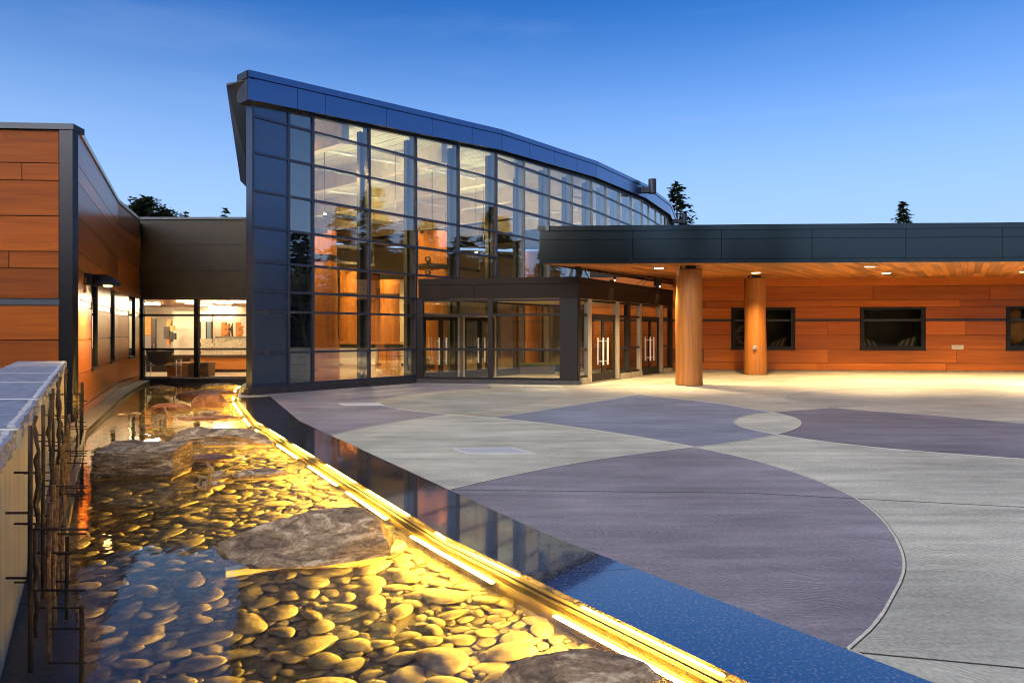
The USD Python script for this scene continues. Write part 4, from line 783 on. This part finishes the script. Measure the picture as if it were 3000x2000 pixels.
# submerged light strips along the granite edge
emit('led_strip', (1.0, .60, .075), 1450.0)
SEG = [((1631, 1802), (2040, 2018)), ((1196, 1573), (1450, 1706)), ((1016, 1443), (1134, 1520)), ((905, 1367), (988, 1422)), ((812, 1305), (876, 1343)), ((744, 1261), (792, 1289)), ((719, 1228), (736, 1248)), ((692, 1180), (717, 1215)), ((684, 1172), (693, 1158)), ((691, 1153), (697, 1144)), ((697, 1141), (702, 1132))]
names_ = ['light strip under the near end of the granite border, beside the foreground boulder', 'second light strip from the camera, right of the big tilted boulder', 'third light strip from the camera, above the peak of the big tilted boulder', 'fourth light strip, to the right of the flat rounded stone', 'fifth light strip, just right of the long hump-backed boulder', 'sixth light strip, at the bend of the granite border', 'seventh light strip, short, just beyond the bend', 'eighth light strip, beside the thin flat slab', 'ninth light strip, near the red boulder', 'tenth light strip, beside the far flat rocks', 'farthest light strip, by the lit corridor']
rl = LineString(RIN)
for (p, q), lab in zip(SEG, names_):
    u = sorted(rl.project(Point(G(*x, ZW - .01))) for x in (p, q)); a, b = [np.array(rl.interpolate(x).coords[0]) for x in u]
    Fs = Frame(a, b - a); t = Thing('light_strip', (*((a + b) / 2), ZW - .012), lab, 'light strip')
    part(t, 'tube', MB().fbox(Fs, 0, Fs.L, ZW - .030, ZW - .012, .100, .124), 'led_strip'); part(t, 'housing', MB().fbox(Fs, 0, Fs.L, ZW - .05, ZW - .032, .066, .120), 'led_channel')
# ------------------------------------------------------------------ river stones on the pool floor
mat('pebble', {'g': ('geometry', {}), 'oi': ('object_info', {}), 'n': ('noise_texture', {'scale': 16.0, 'detail': 4.0}), 'ad': ('mix_float', {'fac': .55}), 'isl': ('math', {'math_type': 'multiply', 'value2': 1.0}), 'ra': ('rgb_ramp', {'ramp': [(.2, (.09, .075, .05)), (.36, (.24, .19, .11)), (.50, (.46, .38, .23)), (.62, (.30, .27, .20)), (.74, (.62, .54, .36)), (.88, (.16, .13, .09))]}), 'p': ('principled_bsdf', {'roughness': .5})},
    [('g.position', 'n.vector'), ('n.fac', 'ad.a'), ('g.random_per_island', 'isl.value1'), ('isl.value', 'ad.b'), ('ad.result', 'ra.fac'), ('ra.color', 'p.base_color')], surface='p.BSDF')
I1, I2 = trimesh.creation.icosphere(1), trimesh.creation.icosphere(2)
far_mb = MB(); n_near = 0; cand = []
inner_pool = pool.buffer(-.06); pb = inner_pool.bounds
from shapely.prepared import prep
pin = prep(inner_pool)
cells = {}
def place(n, lo, hi, y0, y1, sep=.335):
    """darts, biggest first, so that stones lie side by side with dark gaps between them"""
    xs = RNG.uniform(pb[0], pb[2], n); ys = RNG.uniform(y0, y1, n); ls = np.sort(lo * (hi / lo) ** (RNG.uniform(0, 1, n) ** 1.5))[::-1]
    for x, y, l in zip(xs, ys, ls):
        xe0, xe1 = np.interp(y, LY_, LX_), np.interp(y, RY_, RX_)
        if not (xe0 + .08 < x < xe1 - .17): continue
        i, j = int(x // .3), int(y // .3); r = l * sep
        if any((x - a) ** 2 + (y - b) ** 2 < (r + c) ** 2 for di in (-1, 0, 1) for dj in (-1, 0, 1) for (a, b, c) in cells.get((i + di, j + dj), ())): continue
        cells.setdefault((i, j), []).append((x, y, r)); cand.append((x, y, l))
LY_, LX_ = [p[1] for p in LIN[::-1]], [p[0] for p in LIN[::-1]]; RY_, RX_ = [p[1] for p in RIN[::-1]], [p[0] for p in RIN[::-1]]
place(1500, .20, .34, 1.4, 9.5); place(14000, .12, .21, 1.4, 9.5); place(90000, .05, .12, 1.4, 9.5); place(2500, .2, .36, 9.5, 24); place(40000, .09, .2, 9.5, 24)
cand.sort(key=lambda c: c[1] / c[2])
for i, (x, y, l) in enumerate(cand):
    near = i < 300
    base = I2 if near or l / y > .018 else I1
    v = base.vertices * np.array([l * .54, l * .5 * RNG.uniform(.58, .82), l * .5 * RNG.uniform(.20, .36)])
    v[:, 1] *= 1 + RNG.uniform(-.28, .28) * v[:, 0] / (l * .5); v[:, 2] *= 1 + RNG.uniform(-.2, .2) * v[:, 0] / (l * .5); v[:, 1] += RNG.uniform(-.12, .12) * l * (v[:, 0] / (l * .5)) ** 2
    th = RNG.uniform(0, np.pi)
    R = trimesh.transformations.euler_matrix(RNG.normal(0, .09), RNG.normal(0, .09), th)[:3, :3]; v = v @ R.T + np.array([x, y, ZB + l * RNG.uniform(.08, .20) + .02 * RNG.uniform()])
    if near: part(pf, 'stone', (v, base.faces), 'pebble', smooth=True)
    else: far_mb.add(v, base.faces)
print('stones', len(cand))
part(pf, 'stone_bed', far_mb, 'pebble', smooth=True, kind='stuff')
# sunken pale kerb that divides the pool beside the big boulder
p0, p1 = np.array(G(660, 1684, -.15)), np.array(G(1185, 1603, -.15)); Fw = Frame(p0, p1 - p0)
part(kb, 'sill', MB().fbox(Fw, 0, Fw.L, ZB, -.14, -.05, .05), 'kerb_stone')
# ------------------------------------------------------------------ boulders
mat('rock', {'g': ('geometry', {}), 'tc': ('mapping', {'scale': (.8, .8, 4.5), 'rotation': (.45, .25, 0)}), 'n': ('noise_texture', {'scale': 4.0, 'detail': 9.0, 'roughness': .70, 'distortion': 1.2}), 'n2': ('noise_texture', {'scale': 34.0, 'detail': 4.0}), 'mx': ('mix_float', {'fac': .22}),
    'ra': ('rgb_ramp', {'ramp': [(.36, (.050, .032, .018)), (.47, (.17, .112, .060)), (.54, (.29, .205, .115)), (.60, (.52, .41, .26)), (.66, (.30, .215, .125))]}), 'b': ('bump', {'strength': .9, 'distance': .03}), 'p': ('principled_bsdf', {'roughness': .75})},
    [('g.position', 'tc.vector'), ('tc.vector', 'n.vector'), ('g.position', 'n2.vector'), ('n.fac', 'mx.a'), ('n2.fac', 'mx.b'), ('mx.result', 'ra.fac'), ('ra.color', 'p.base_color'), ('mx.result', 'b.height'), ('b.normal', 'p.normal')], surface='p.BSDF')
mat('rock_red', {'g': ('geometry', {}), 'n': ('noise_texture', {'scale': 6.0, 'detail': 7.0, 'roughness': .65}), 'ra': ('rgb_ramp', {'ramp': [(.3, (.05, .022, .014)), (.55, (.15, .068, .038)), (.75, (.27, .16, .09))]}), 'b': ('bump', {'strength': .8, 'distance': .03}), 'p': ('principled_bsdf', {'roughness': .65})},
    [('g.position', 'n.vector'), ('n.fac', 'ra.fac'), ('ra.color', 'p.base_color'), ('n.fac', 'b.height'), ('b.normal', 'p.normal')], surface='p.BSDF')
import manifold3d
def boulder(pts, seed, label, m='rock', amp=.05, res=.05, sub=True):
    """convex hull of hand-placed corner points, refined, roughened"""
    P = np.array(pts, float); hull = manifold3d.Manifold.hull_points(P); g = np.random.default_rng(seed + 100)
    c = P.mean(0); ext = np.ptp(P, axis=0)
    for _ in range(9):                                   # knock flat fracture faces off the block
        n = g.normal(0, 1, 3) / np.maximum(ext, .05); n[2] = abs(n[2]) * .8 - .1 * abs(n[2]); n /= np.linalg.norm(n)
        off = float((P @ n).max()) - g.uniform(.01, .05) * float(np.ptp(P @ n)); cut = hull.trim_by_plane(tuple(-n), -off)
        if cut.volume() > .93 * hull.volume(): hull = cut
    r = hull.refine_to_length(res); mm = r.to_mesh(); v = np.array(mm.vert_properties[:, :3]); f = np.array(mm.tri_verts)
    t = trimesh.Trimesh(v, f, process=True); n = t.vertex_normals; v = t.vertices
    rid = lambda q, o, s: 1 - 2 * np.abs(meshkit.fbm(q, o, s) - .5)
    d = (meshkit.fbm(v * np.array([2.6, 2.6, 4]), 3, seed) - .5) * 1.3 * amp - (rid(v * np.array([2.4, 2.4, 7]) + 3, 3, seed + 5) ** 6) * amp * .55 + (meshkit.fbm(v * np.array([13, 13, 26]), 3, seed + 9) - .5) * amp * .55
    v = v + n * d[:, None]
    solo('boulder', (v, t.faces), m, label, 'boulder', smooth=28)
def rockpx(x0, x1, ytop, ybot, depth, prof, zb=ZB, seed=0, **k):
    """prof: (u along, height 0..1, depth 0..1) corner points of the top; Y from where the water line meets the front"""
    Y0 = (EYE - ZW) * FPX / (ybot - CY); X0, X1 = (x0 - CX) / FPX * Y0, (x1 - CX) / FPX * Y0
    H = EYE + (CY - ytop) / FPX * (Y0 + depth * .5) - ZW
    pts = []
    for u, h, w in prof: pts.append((X0 + (X1 - X0) * u - .0, Y0 + depth * w, ZW + H * h))
    for u in (0.0, .33, .66, 1.0):
        for w in (.0, 1.0): pts.append((X0 + (X1 - X0) * (.10 + .8 * u), Y0 + depth * (.15 + .7 * w), zb + .02))
    return pts
B = lambda *a, **k: rockpx(*a, **k)
boulder(B(250, 510, 1292, 1402, .75, [(.03, .80, .15), (.10, 1.0, .5), (.06, .9, .9), (.98, .86, .0), (1.0, 1.0, .45), (.93, .92, .95), (.02, .1, .0), (.98, .1, .0)]), 1, 'large squared grey boulder at the left edge of the pool', amp=.05)
boulder(B(472, 800, 1250, 1307, .85, [(.05, .8, .3), (.2, 1.0, .5), (.42, .78, .5), (.72, 1.0, .5), (.95, .35, .3), (.03, .1, .1), (.98, .08, .1), (.6, .7, .05), (.25, .75, .05)]), 2, 'long hump-backed boulder reaching to the light strips in mid pool', amp=.05)
boulder(B(548, 1132, 1503, 1655, .95, [(.0, .16, .50), (.27, .60, .66), (.58, 1.08, .66), (.80, 1.20, .52), (.90, 1.04, .42), (1.0, .10, .22), (.97, .05, .7), (.42, .02, -.10), (.14, .03, .16), (.72, .06, -.06)]), 3, 'big tilted boulder with a pale lit right flank in the near pool', amp=.03, res=.04)
boulder(B(1440, 2010, 1912, 2090, .6, [(.02, .3, .3), (.12, .8, .5), (.30, 1.0, .6), (.55, .96, .6), (.8, .74, .55), (.98, .3, .4), (.2, .72, .1), (.6, .72, .05)]), 4, 'round-topped boulder cut by the bottom edge of the picture', amp=.03, res=.035)
boulder(B(551, 667, 1146, 1192, .7, [(.0, .55, .4), (.12, .72, .2), (.62, 1.0, .5), (.68, .88, .2), (1.0, .1, .3), (.0, .1, .1), (.55, .75, .0), (.9, .1, .0)]), 5, 'reddish angular boulder at the far end of the pool', m='rock_red', amp=.04)
for (x0, x1, yt, yb, dp, sd, lab, m) in ((419, 548, 1179, 1202, .6, 6, 'flat red-edged rock left of the reddish boulder', 'rock_red'), (487, 692, 1140, 1166, .9, 7, 'wide low rock behind the reddish boulder', 'rock_red'), (561, 644, 1200, 1215, .45, 8, 'small low rock below the reddish boulder', 'rock'),
        (496, 692, 1215, 1229, .5, 9, 'long thin slab above the hump-backed boulder', 'rock_red'), (410, 506, 1128, 1142, .6, 10, 'farthest left rock by the lit corridor', 'rock'), (576, 688, 1121, 1134, .6, 11, 'farthest right rock by the lit corridor', 'rock'),
        (517, 680, 1327, 1348, .45, 12, 'thin flat slab right of the squared grey boulder', 'rock_red'), (653, 836, 1370, 1400, .42, 13, 'flat rounded grey stone in mid pool', 'rock'), (601, 653, 1376, 1406, .3, 14, 'small dark stone touching the flat rounded stone', 'rock'), (553, 644, 1406, 1428, .3, 15, 'low dark stone at the foot of the twig', 'rock'),
        (331, 362, 1211, 1216, .3, 16, 'left small stone breaking the water near the left wing', 'rock'), (373, 405, 1206, 1213, .3, 17, 'right small stone breaking the water near the left wing', 'rock')):
    boulder(B(x0, x1, yt, yb, dp, [(.02, .4, .5), (.2, .85, .4), (.5, 1.0, .55), (.8, .9, .45), (.98, .4, .5), (.3, .5, .0), (.7, .5, .02)]), sd, lab, m=m, amp=.015, res=.08)
# twigs standing in the water
for (pts, lab) in (([(617, 1432), (612, 1400), (622, 1380), (606, 1352)], 'bent twig standing in the water right of the squared grey boulder'), ([(483, 1248), (483, 1230), (490, 1215), (481, 1192)], 'bent twig standing in the far water above the hump-backed boulder')):
    Y = (EYE - ZW) * FPX / (pts[0][1] - CY); p = [at(a, b, Y) for a, b in pts]; p[0][2] -= .2
    solo('twig', MB().tube(p, [.035, .03, .024, .014], 7).tube([p[1], p[1] + np.array([-.09, 0, .01]), p[1] + np.array([-.1, 0, -.09])], .02, 6), 'twig', lab, 'twig', smooth=True)
# ------------------------------------------------------------------ planter wall at the left
pw = Thing('planter_wall', (-5, 7, 0), 'long concrete planter wall with blue stone cap at the left edge', 'wall')
fx = lambda y: -.42 - .622 * y
PWF = Frame((fx(-1.5), -1.5), (-.622, 1.0)); PWL = (12.4 + 1.5) * math.hypot(.622, 1)
mat('board_concrete', {'g': ('geometry', {}), 'mp': ('mapping', {'scale': (7, 7, .35)}), 'n': ('noise_texture', {'scale': 1.0, 'detail': 5.0, 'roughness': .6}), 'n2': ('noise_texture', {'scale': 3.0, 'detail': 4.0}), 'mx': ('mix_float', {'fac': .4}), 'ra': ('rgb_ramp', {'ramp': [(.3, (.34, .29, .18)), (.6, (.50, .44, .29))]}), 'b': ('bump', {'strength': .3, 'distance': .01}), 'p': ('principled_bsdf', {'roughness': .75})},
    [('g.position', 'mp.vector'), ('mp.vector', 'n.vector'), ('g.position', 'n2.vector'), ('n.fac', 'mx.a'), ('n2.fac', 'mx.b'), ('mx.result', 'ra.fac'), ('ra.color', 'p.base_color'), ('n.fac', 'b.height'), ('b.normal', 'p.normal')], surface='p.BSDF')
simple('cap_slate', (.13, .16, .22), .6, noise=(7, .45), bump=(18, .5)); simple('cap_edge', (.36, .35, .36), .8, noise=(16, .35), bump=(26, .9)); simple('mortar_pale', (.46, .48, .40), .8); simple('rust', (.035, .020, .010), .7, noise=(30, .5), bump=(90, .4)); simple('rust_pale', (.17, .10, .045), .8, noise=(30, .5), bump=(60, .8))
part(pw, 'wall', MB().fbox(PWF, 0, PWL, -.05, 1.035, -.62, .0), 'board_concrete')
ys_ = [-1.5, .2, 2.0, 3.72, 5.41, 7.19, 8.90, 10.8, 12.4]
for y0, y1 in zip(ys_[:-1], ys_[1:]):
    # joints run straight across, so each cap stone is a parallelogram
    top = Polygon([(fx(y0 + .045) + .03, y0 + .045), (fx(y1 - .045) + .03, y1 - .045), (fx(y1 - .045) - .84, y1 - .045), (fx(y0 + .045) - .84, y0 + .045)])
    n = max(4, int((y1 - y0) / .09)); yy = np.linspace(y0 + .045, y1 - .045, n)
    edge = [(fx(y) + .035 + RNG.uniform(-.016, .016), y) for y in yy]
    top = Polygon(edge + [(fx(y1 - .045) - .84, y1 - .045), (fx(y0 + .045) - .84, y0 + .045)])
    cs_ = part(pw, 'cap_stone', MB().prism(top, 1.04, 1.14), 'cap_slate')
    mb = MB(); zs = np.linspace(1.035, 1.139, 5); V = []
    for z in zs: V += [(fx(y) + .042 + RNG.uniform(-.02, .016) - .02 * abs(z - 1.09) / .05, y, z) for y in yy]
    V += [(fx(y) - .03 + RNG.uniform(-.01, .01), y, 1.1425) for y in yy]
    nf = [[i * n + j, i * n + j + 1, (i + 1) * n + j + 1, (i + 1) * n + j] for i in range(5) for j in range(n - 1)]
    mb.add(V, np.array(nf)[:, ::-1]); part(pw, 'split_edge', mb, 'cap_edge', parent=cs_)
for y in ys_[1:-1]:
    part(pw, 'mortar_joint', MB().prism(Polygon([(fx(y) + .03, y - .044), (fx(y) + .03, y + .044), (fx(y) - .84, y + .044), (fx(y) - .84, y - .044)]), 1.03, 1.1385), 'mortar_pale')
# ------------------------------------------------------------------ rusty rod screen in front of the planter wall
rs = Thing('rod_screen', (-3, 5.5, 0), 'rusty metal rods with short cross bars standing along the planter wall', 'sculpture')
def rod(x, y, z1, r, wob, m, seed, z0=-.002, lean=(0, 0)):
    g = np.random.default_rng(seed); n = 9 if wob < .012 else 26; z = np.linspace(z0, z1, n)
    ox = np.cumsum(g.normal(0, wob * .42, n)); ox -= np.linspace(ox[0], ox[-1], n) * .9; rr = r * (1 + g.uniform(-.35, .45, n) * (wob > .012))
    part(rs, 'rod', MB().tube(np.column_stack([x + ox + lean[0] * z, y + ox * .3 + lean[1] * z, z]), rr, 7), m, smooth=40)
def bar(x0, x1, y, z, r=.006): part(rs, 'cross_bar', MB().tube([(x0, y, z), (x1, y, z)], r, 6), 'rust')
back = [(3.36, 0), (3.74, 1), (4.3, 0), (5.1, 1), (5.56, 0), (6.3, 1), (7.0, 1), (8.5, 0), (9.6, 1)]
for i, (y, tw) in enumerate(back):
    x = fx(y) + .14; zt_ = 1.21 if y < 8 else 1.15
    rod(x, y, zt_, .0115 if not tw else .013, .004 if not tw else .016, 'rust', 50 + i)
    if y < 7.5: rod(x + .06, y + .05, .82, .013, .011, 'rust_pale', 90 + i)
    for k, z in enumerate((.30, .62, .90) if i % 2 else (.46, .78)): bar(x, x - .12, y, z)
    zz = .46 if i % 2 else .70
    bar(x, x + .28, y, zz, .0055); bar(x, x + .27, y, zz - .30, .0055)
front = [(3.02, .46, 0), (3.98, .48, 0), (4.45, .52, 1), (5.35, .50, 0), (6.2, .60, 1), (7.3, .7, 0), (8.7, .72, 1), (10.2, .75, 0), (11.0, .86, 1), (11.3, .84, 0), (10.6, .88, 0)]
for i, (y, zt_, tw) in enumerate(front):
    xe = np.interp(y, [p[1] for p in LIN[::-1]], [p[0] for p in LIN[::-1]]); x = xe - .05
    rod(x, y, zt_, .011, .004 if not tw else .014, 'rust' if not tw else 'rust_pale', 130 + i)
    for z in (zt_ * .45, zt_ * .78): bar(x - .14, x + .02, y, z, .005)
# ------------------------------------------------------------------ trees
mat('needles', {'oi': ('geometry', {}), 'n': ('noise_texture', {'scale': .9, 'detail': 3.0}), 'ra': ('rgb_ramp', {'ramp': [(.35, (.012, .020, .012)), (.65, (.035, .055, .028))]}), 'd': ('diffuse_bsdf', {}), 't': ('translucent_bsdf', {'color': (.03, .05, .02)}), 'm': ('mix_closure', {'fac': .2})},
    [('oi.position', 'n.vector'), ('n.fac', 'ra.fac'), ('ra.color', 'd.color'), ('d.BSDF', 'm.closure1'), ('t.BSDF', 'm.closure2')], surface='m.closure')
simple('bark', (.05, .038, .028), .9, noise=(6, .4)); simple('leaf_dark', (.045, .06, .025), .7, noise=(2, .4))
def conifer_meshes(h, r, seed, gap=.12, z0=.12, clump=.42, droop=.25, dens=1.0, pw_=.8):
    g = np.random.default_rng(seed); trunk = MB().tube([(0, 0, -.3), (.03, .02, h * .5), (0, 0, h * .985)], [h * .020 + .06, h * .012 + .03, .02], 7)
    V, Fc = [], []; lv = int(h / .38 * dens)
    for i in range(lv):
        z = h * (z0 + (1 - z0) * (i + g.uniform(-.3, .3)) / lv); u = 1 - z / h
        L0 = r * (u ** pw_) * (.62 + .38 * np.sin(i * 2.3 + seed)) + .12
        for b in range(g.integers(4, 7)):
            if g.uniform() < gap: continue
            a = g.uniform(0, 2 * np.pi); L = L0 * g.uniform(.6, 1.12); n = max(3, int(L / clump * 2.2))
            for k in range(n):
                t = (k + .7) / n; c = np.array([np.cos(a) * L * t, np.sin(a) * L * t, z - droop * L * t * t + .10 * L * t + g.normal(0, .04)])
                for q in range(3):
                    s = clump * (1.05 - .55 * t) * g.uniform(.6, 1.15); d = a + g.normal(0, .9)
                    d1 = np.array([np.cos(d), np.sin(d), g.normal(-.15, .25)]) * s; d2 = np.array([-np.sin(d), np.cos(d), g.normal(0, .35)]) * s * .30
                    o = len(V); V += [c - d2, c + d2, c + d1]; Fc.append([o, o + 1, o + 2])
    return trunk, (np.array(V), np.array(Fc))
def tree_thing(loc, label, trunk, crown, group=None, m='needles', rot=0):
    t = Thing('conifer_tree' if m == 'needles' else 'bare_tree', (0, 0, 0), label, 'tree', group=group)
    for nm, me, mm in (('trunk', trunk, 'bark'), ('crown', crown, m)):
        if me is None: continue
        v, f = me.arr() if isinstance(me, MB) else me
        c, s = math.cos(rot), math.sin(rot); v = np.asarray(v) @ np.array([[c, s, 0], [-s, c, 0], [0, 0, 1]]) + np.array(loc)
        part(t, nm, (v, f), mm)
    return t
t_, c_ = conifer_meshes(17.2, 6.4, 3, gap=.10, clump=.8, droop=.10, pw_=.62, dens=1.5); tree_thing((16.9, 70, -.3), 'dark conifer rising behind the far end of the hall roof', t_, c_)
t_, c_ = conifer_meshes(19.2, 5.8, 5, gap=.05, clump=.75, pw_=.66, dens=1.6); tree_thing((51.6, 90, -.3), 'lone pointed conifer above the canopy fascia at the right', t_, c_)
for (px, top, sd, lab, rr) in ((378, 592, 8, 'left rounded tree of the dark clump above the corridor roof', 5.5), (424, 578, 9, 'tallest middle tree of the dark clump above the corridor roof', 5.6), (466, 606, 10, 'right lower tree of the dark clump above the corridor roof', 5.0)):
    Y = 60.0; p = at(px, top, Y); t_, c_ = conifer_meshes(p[2] + .3, rr, sd, gap=.03, clump=.62, z0=.45, droop=.02, dens=2.6, pw_=.34); tree_thing((p[0], Y + sd % 3, -.3), lab, t_, c_)
t_, c_ = conifer_meshes(13.0, 1.6, 11, gap=.2, clump=.5); tree_thing((-30.6, 64, .2), 'small conifer tip just right of the bushy trees over the corridor roof', t_, c_)
t_, c_ = conifer_meshes(13.5, 1.1, 12, gap=.45, clump=.6, droop=.6); tree_thing((-26.9, 64, .0), 'thin drooping tree tip beside the hall corner over the corridor roof', t_, c_)
# trees on the open side of the forecourt, seen as reflections in the glass and granite
def bare_tree(h, seed):
    g = np.random.default_rng(seed); mb = MB(); tips = []
    def grow(p, d, L, r, depth):
        n = 3; pts = [p]
        for k in range(n):
            d = d + g.normal(0, .16, 3); d /= np.linalg.norm(d); pts.append(pts[-1] + d * L / n)
        mb.tube(pts, np.linspace(r, r * .62, n + 1), 5 if depth > 2 else 4, cap=False)
        if depth == 0: tips.append(pts[-1]); return
        for _ in range(g.integers(2, 4)): grow(pts[-1], d * .75 + g.normal(0, .48, 3) + np.array([0, 0, .12]), L * g.uniform(.62, .82), r * .6, depth - 1)
    grow(np.array([0, 0, -.3]), np.array([0, 0, 1.0]), h * .27, h * .022, 6)
    V, Fc = [], []
    for p in tips:
        for q in range(4):
            c = p + g.normal(0, .25, 3); a, b = g.normal(0, .13, 3), g.normal(0, .13, 3); o = len(V); V += [c, c + a, c + b]; Fc.append([o, o + 1, o + 2])
    return mb, (np.array(V), np.array(Fc))
R_ = np.random.default_rng(4)
ca = conifer_meshes(15, 5.6, 21, gap=.05, clump=1.3, dens=.9, z0=.02, pw_=.55); cb = conifer_meshes(12, 5.6, 22, gap=.06, clump=1.3, dens=.9, z0=.02, pw_=.5); da = bare_tree(14, 31); db = bare_tree(11, 33)
protos = {}
def mirrored(kind, x, y, s):
    nm = 'bare_tree' if kind > 1 else 'conifer_tree'; rot = R_.uniform(0, 360)
    if kind not in protos:
        t = Thing(nm, (x, y, -.1), 'tree across the forecourt, out of frame, seen only mirrored in the glass', 'tree', 'trees across the forecourt', rotz=rot); off = np.array([x, y, -.1]); protos[kind] = t.path
        tr, cr = (ca, cb, da, db)[kind]; v, f = tr.arr(); part(t, 'trunk', (v + off, f), 'bark'); part(t, 'crown', (cr[0] + off, cr[1]), 'leaf_dark' if kind > 1 else 'needles')
    else:
        p = UsdGeom.Xform.Define(stage, numbered('/World', nm)); p.AddTranslateOp().Set(Gf.Vec3d(x, y, -.1)); p.AddRotateZOp().Set(float(rot)); p.AddScaleOp().Set(Gf.Vec3f(s, s, s))
        pr = p.GetPrim(); pr.GetReferences().AddInternalReference(protos[kind]); tag(pr, 'tree across the forecourt, out of frame, seen only mirrored in the glass', 'tree', 'trees across the forecourt'); pr.SetInstanceable(True)
for i, (x, y) in enumerate([(-46, -22), (-39, -27), (-33, -24), (-27, -29), (-21, -25), (-15, -30), (-9, -26), (-3, -31), (3, -27), (8, -32), (13, -27), (18, -31), (23, -36), (-12, -36), (0, -38), (11, -39), (-24, -37), (-42, -36), (-36, -40), (-30, -42), (-18, -41), (-6, -43), (5, -44), (16, -44), (-12, -23), (-6, -22), (0, -24), (6, -24), (-18, -22), (-30, -19), (-24, -21)]): mirrored(i % 2, x, y, R_.uniform(.8, 1.15))
for i, (x, y, k) in enumerate([(46, 20, 0), (50, 27, 1), (44, 33, 2), (49, 13, 3), (52, 6, 0), (45, -2, 2), (47, 40, 0), (55, 34, 1), (43, 24, 3), (57, 16, 1), (60, 24, 0), (53, 0, 1), (50, 45, 0), (58, 8, 0), (44, 9, 2), (62, 30, 1), (56, 42, 1), (48, 30, 3), (46, 37, 2)] + [(62 + 5 * (i % 3), -12 + 3.2 * i, i % 2) for i in range(24)] + [(52 + 3 * (i % 2), 3 + 4.4 * i, (i + 1) % 2) for i in range(11)]): mirrored(k, x, y, R_.uniform(.85, 1.15))

def wood_belt(pts, h0, seed):
    """a far wood: an uneven thick mass of crowns"""
    g = np.random.default_rng(seed); ls = LineString(pts); mb = MB(); n = int(ls.length / 1.5)
    c = [np.array(ls.interpolate(i / n, True).coords[0]) for i in range(n + 1)]
    for p in c:
        h = h0 * (.55 + .75 * float(meshkit.fbm(np.array([p[0] * .12, p[1] * .12, seed]), 3))) ; w = g.uniform(1.2, 2.2)
        t = trimesh.creation.icosphere(2); v = t.vertices * np.array([w, w, h * .56]) + np.array([p[0], p[1], h * .46]) + (meshkit.fbm(t.vertices * 2.3 + p[0], 3, seed)[:, None] - .5) * np.array([1.6, 1.6, 2.6]); mb.add(v, t.faces)
    return mb
solo('distant_wood', wood_belt([(-95, -44), (-30, -50), (40, -50), (84, -36), (88, 20), (86, 75)], 9.5, 3), 'needles', 'dark wood far beyond the forecourt, behind the camera, seen only in reflections', 'wood', kind='stuff')
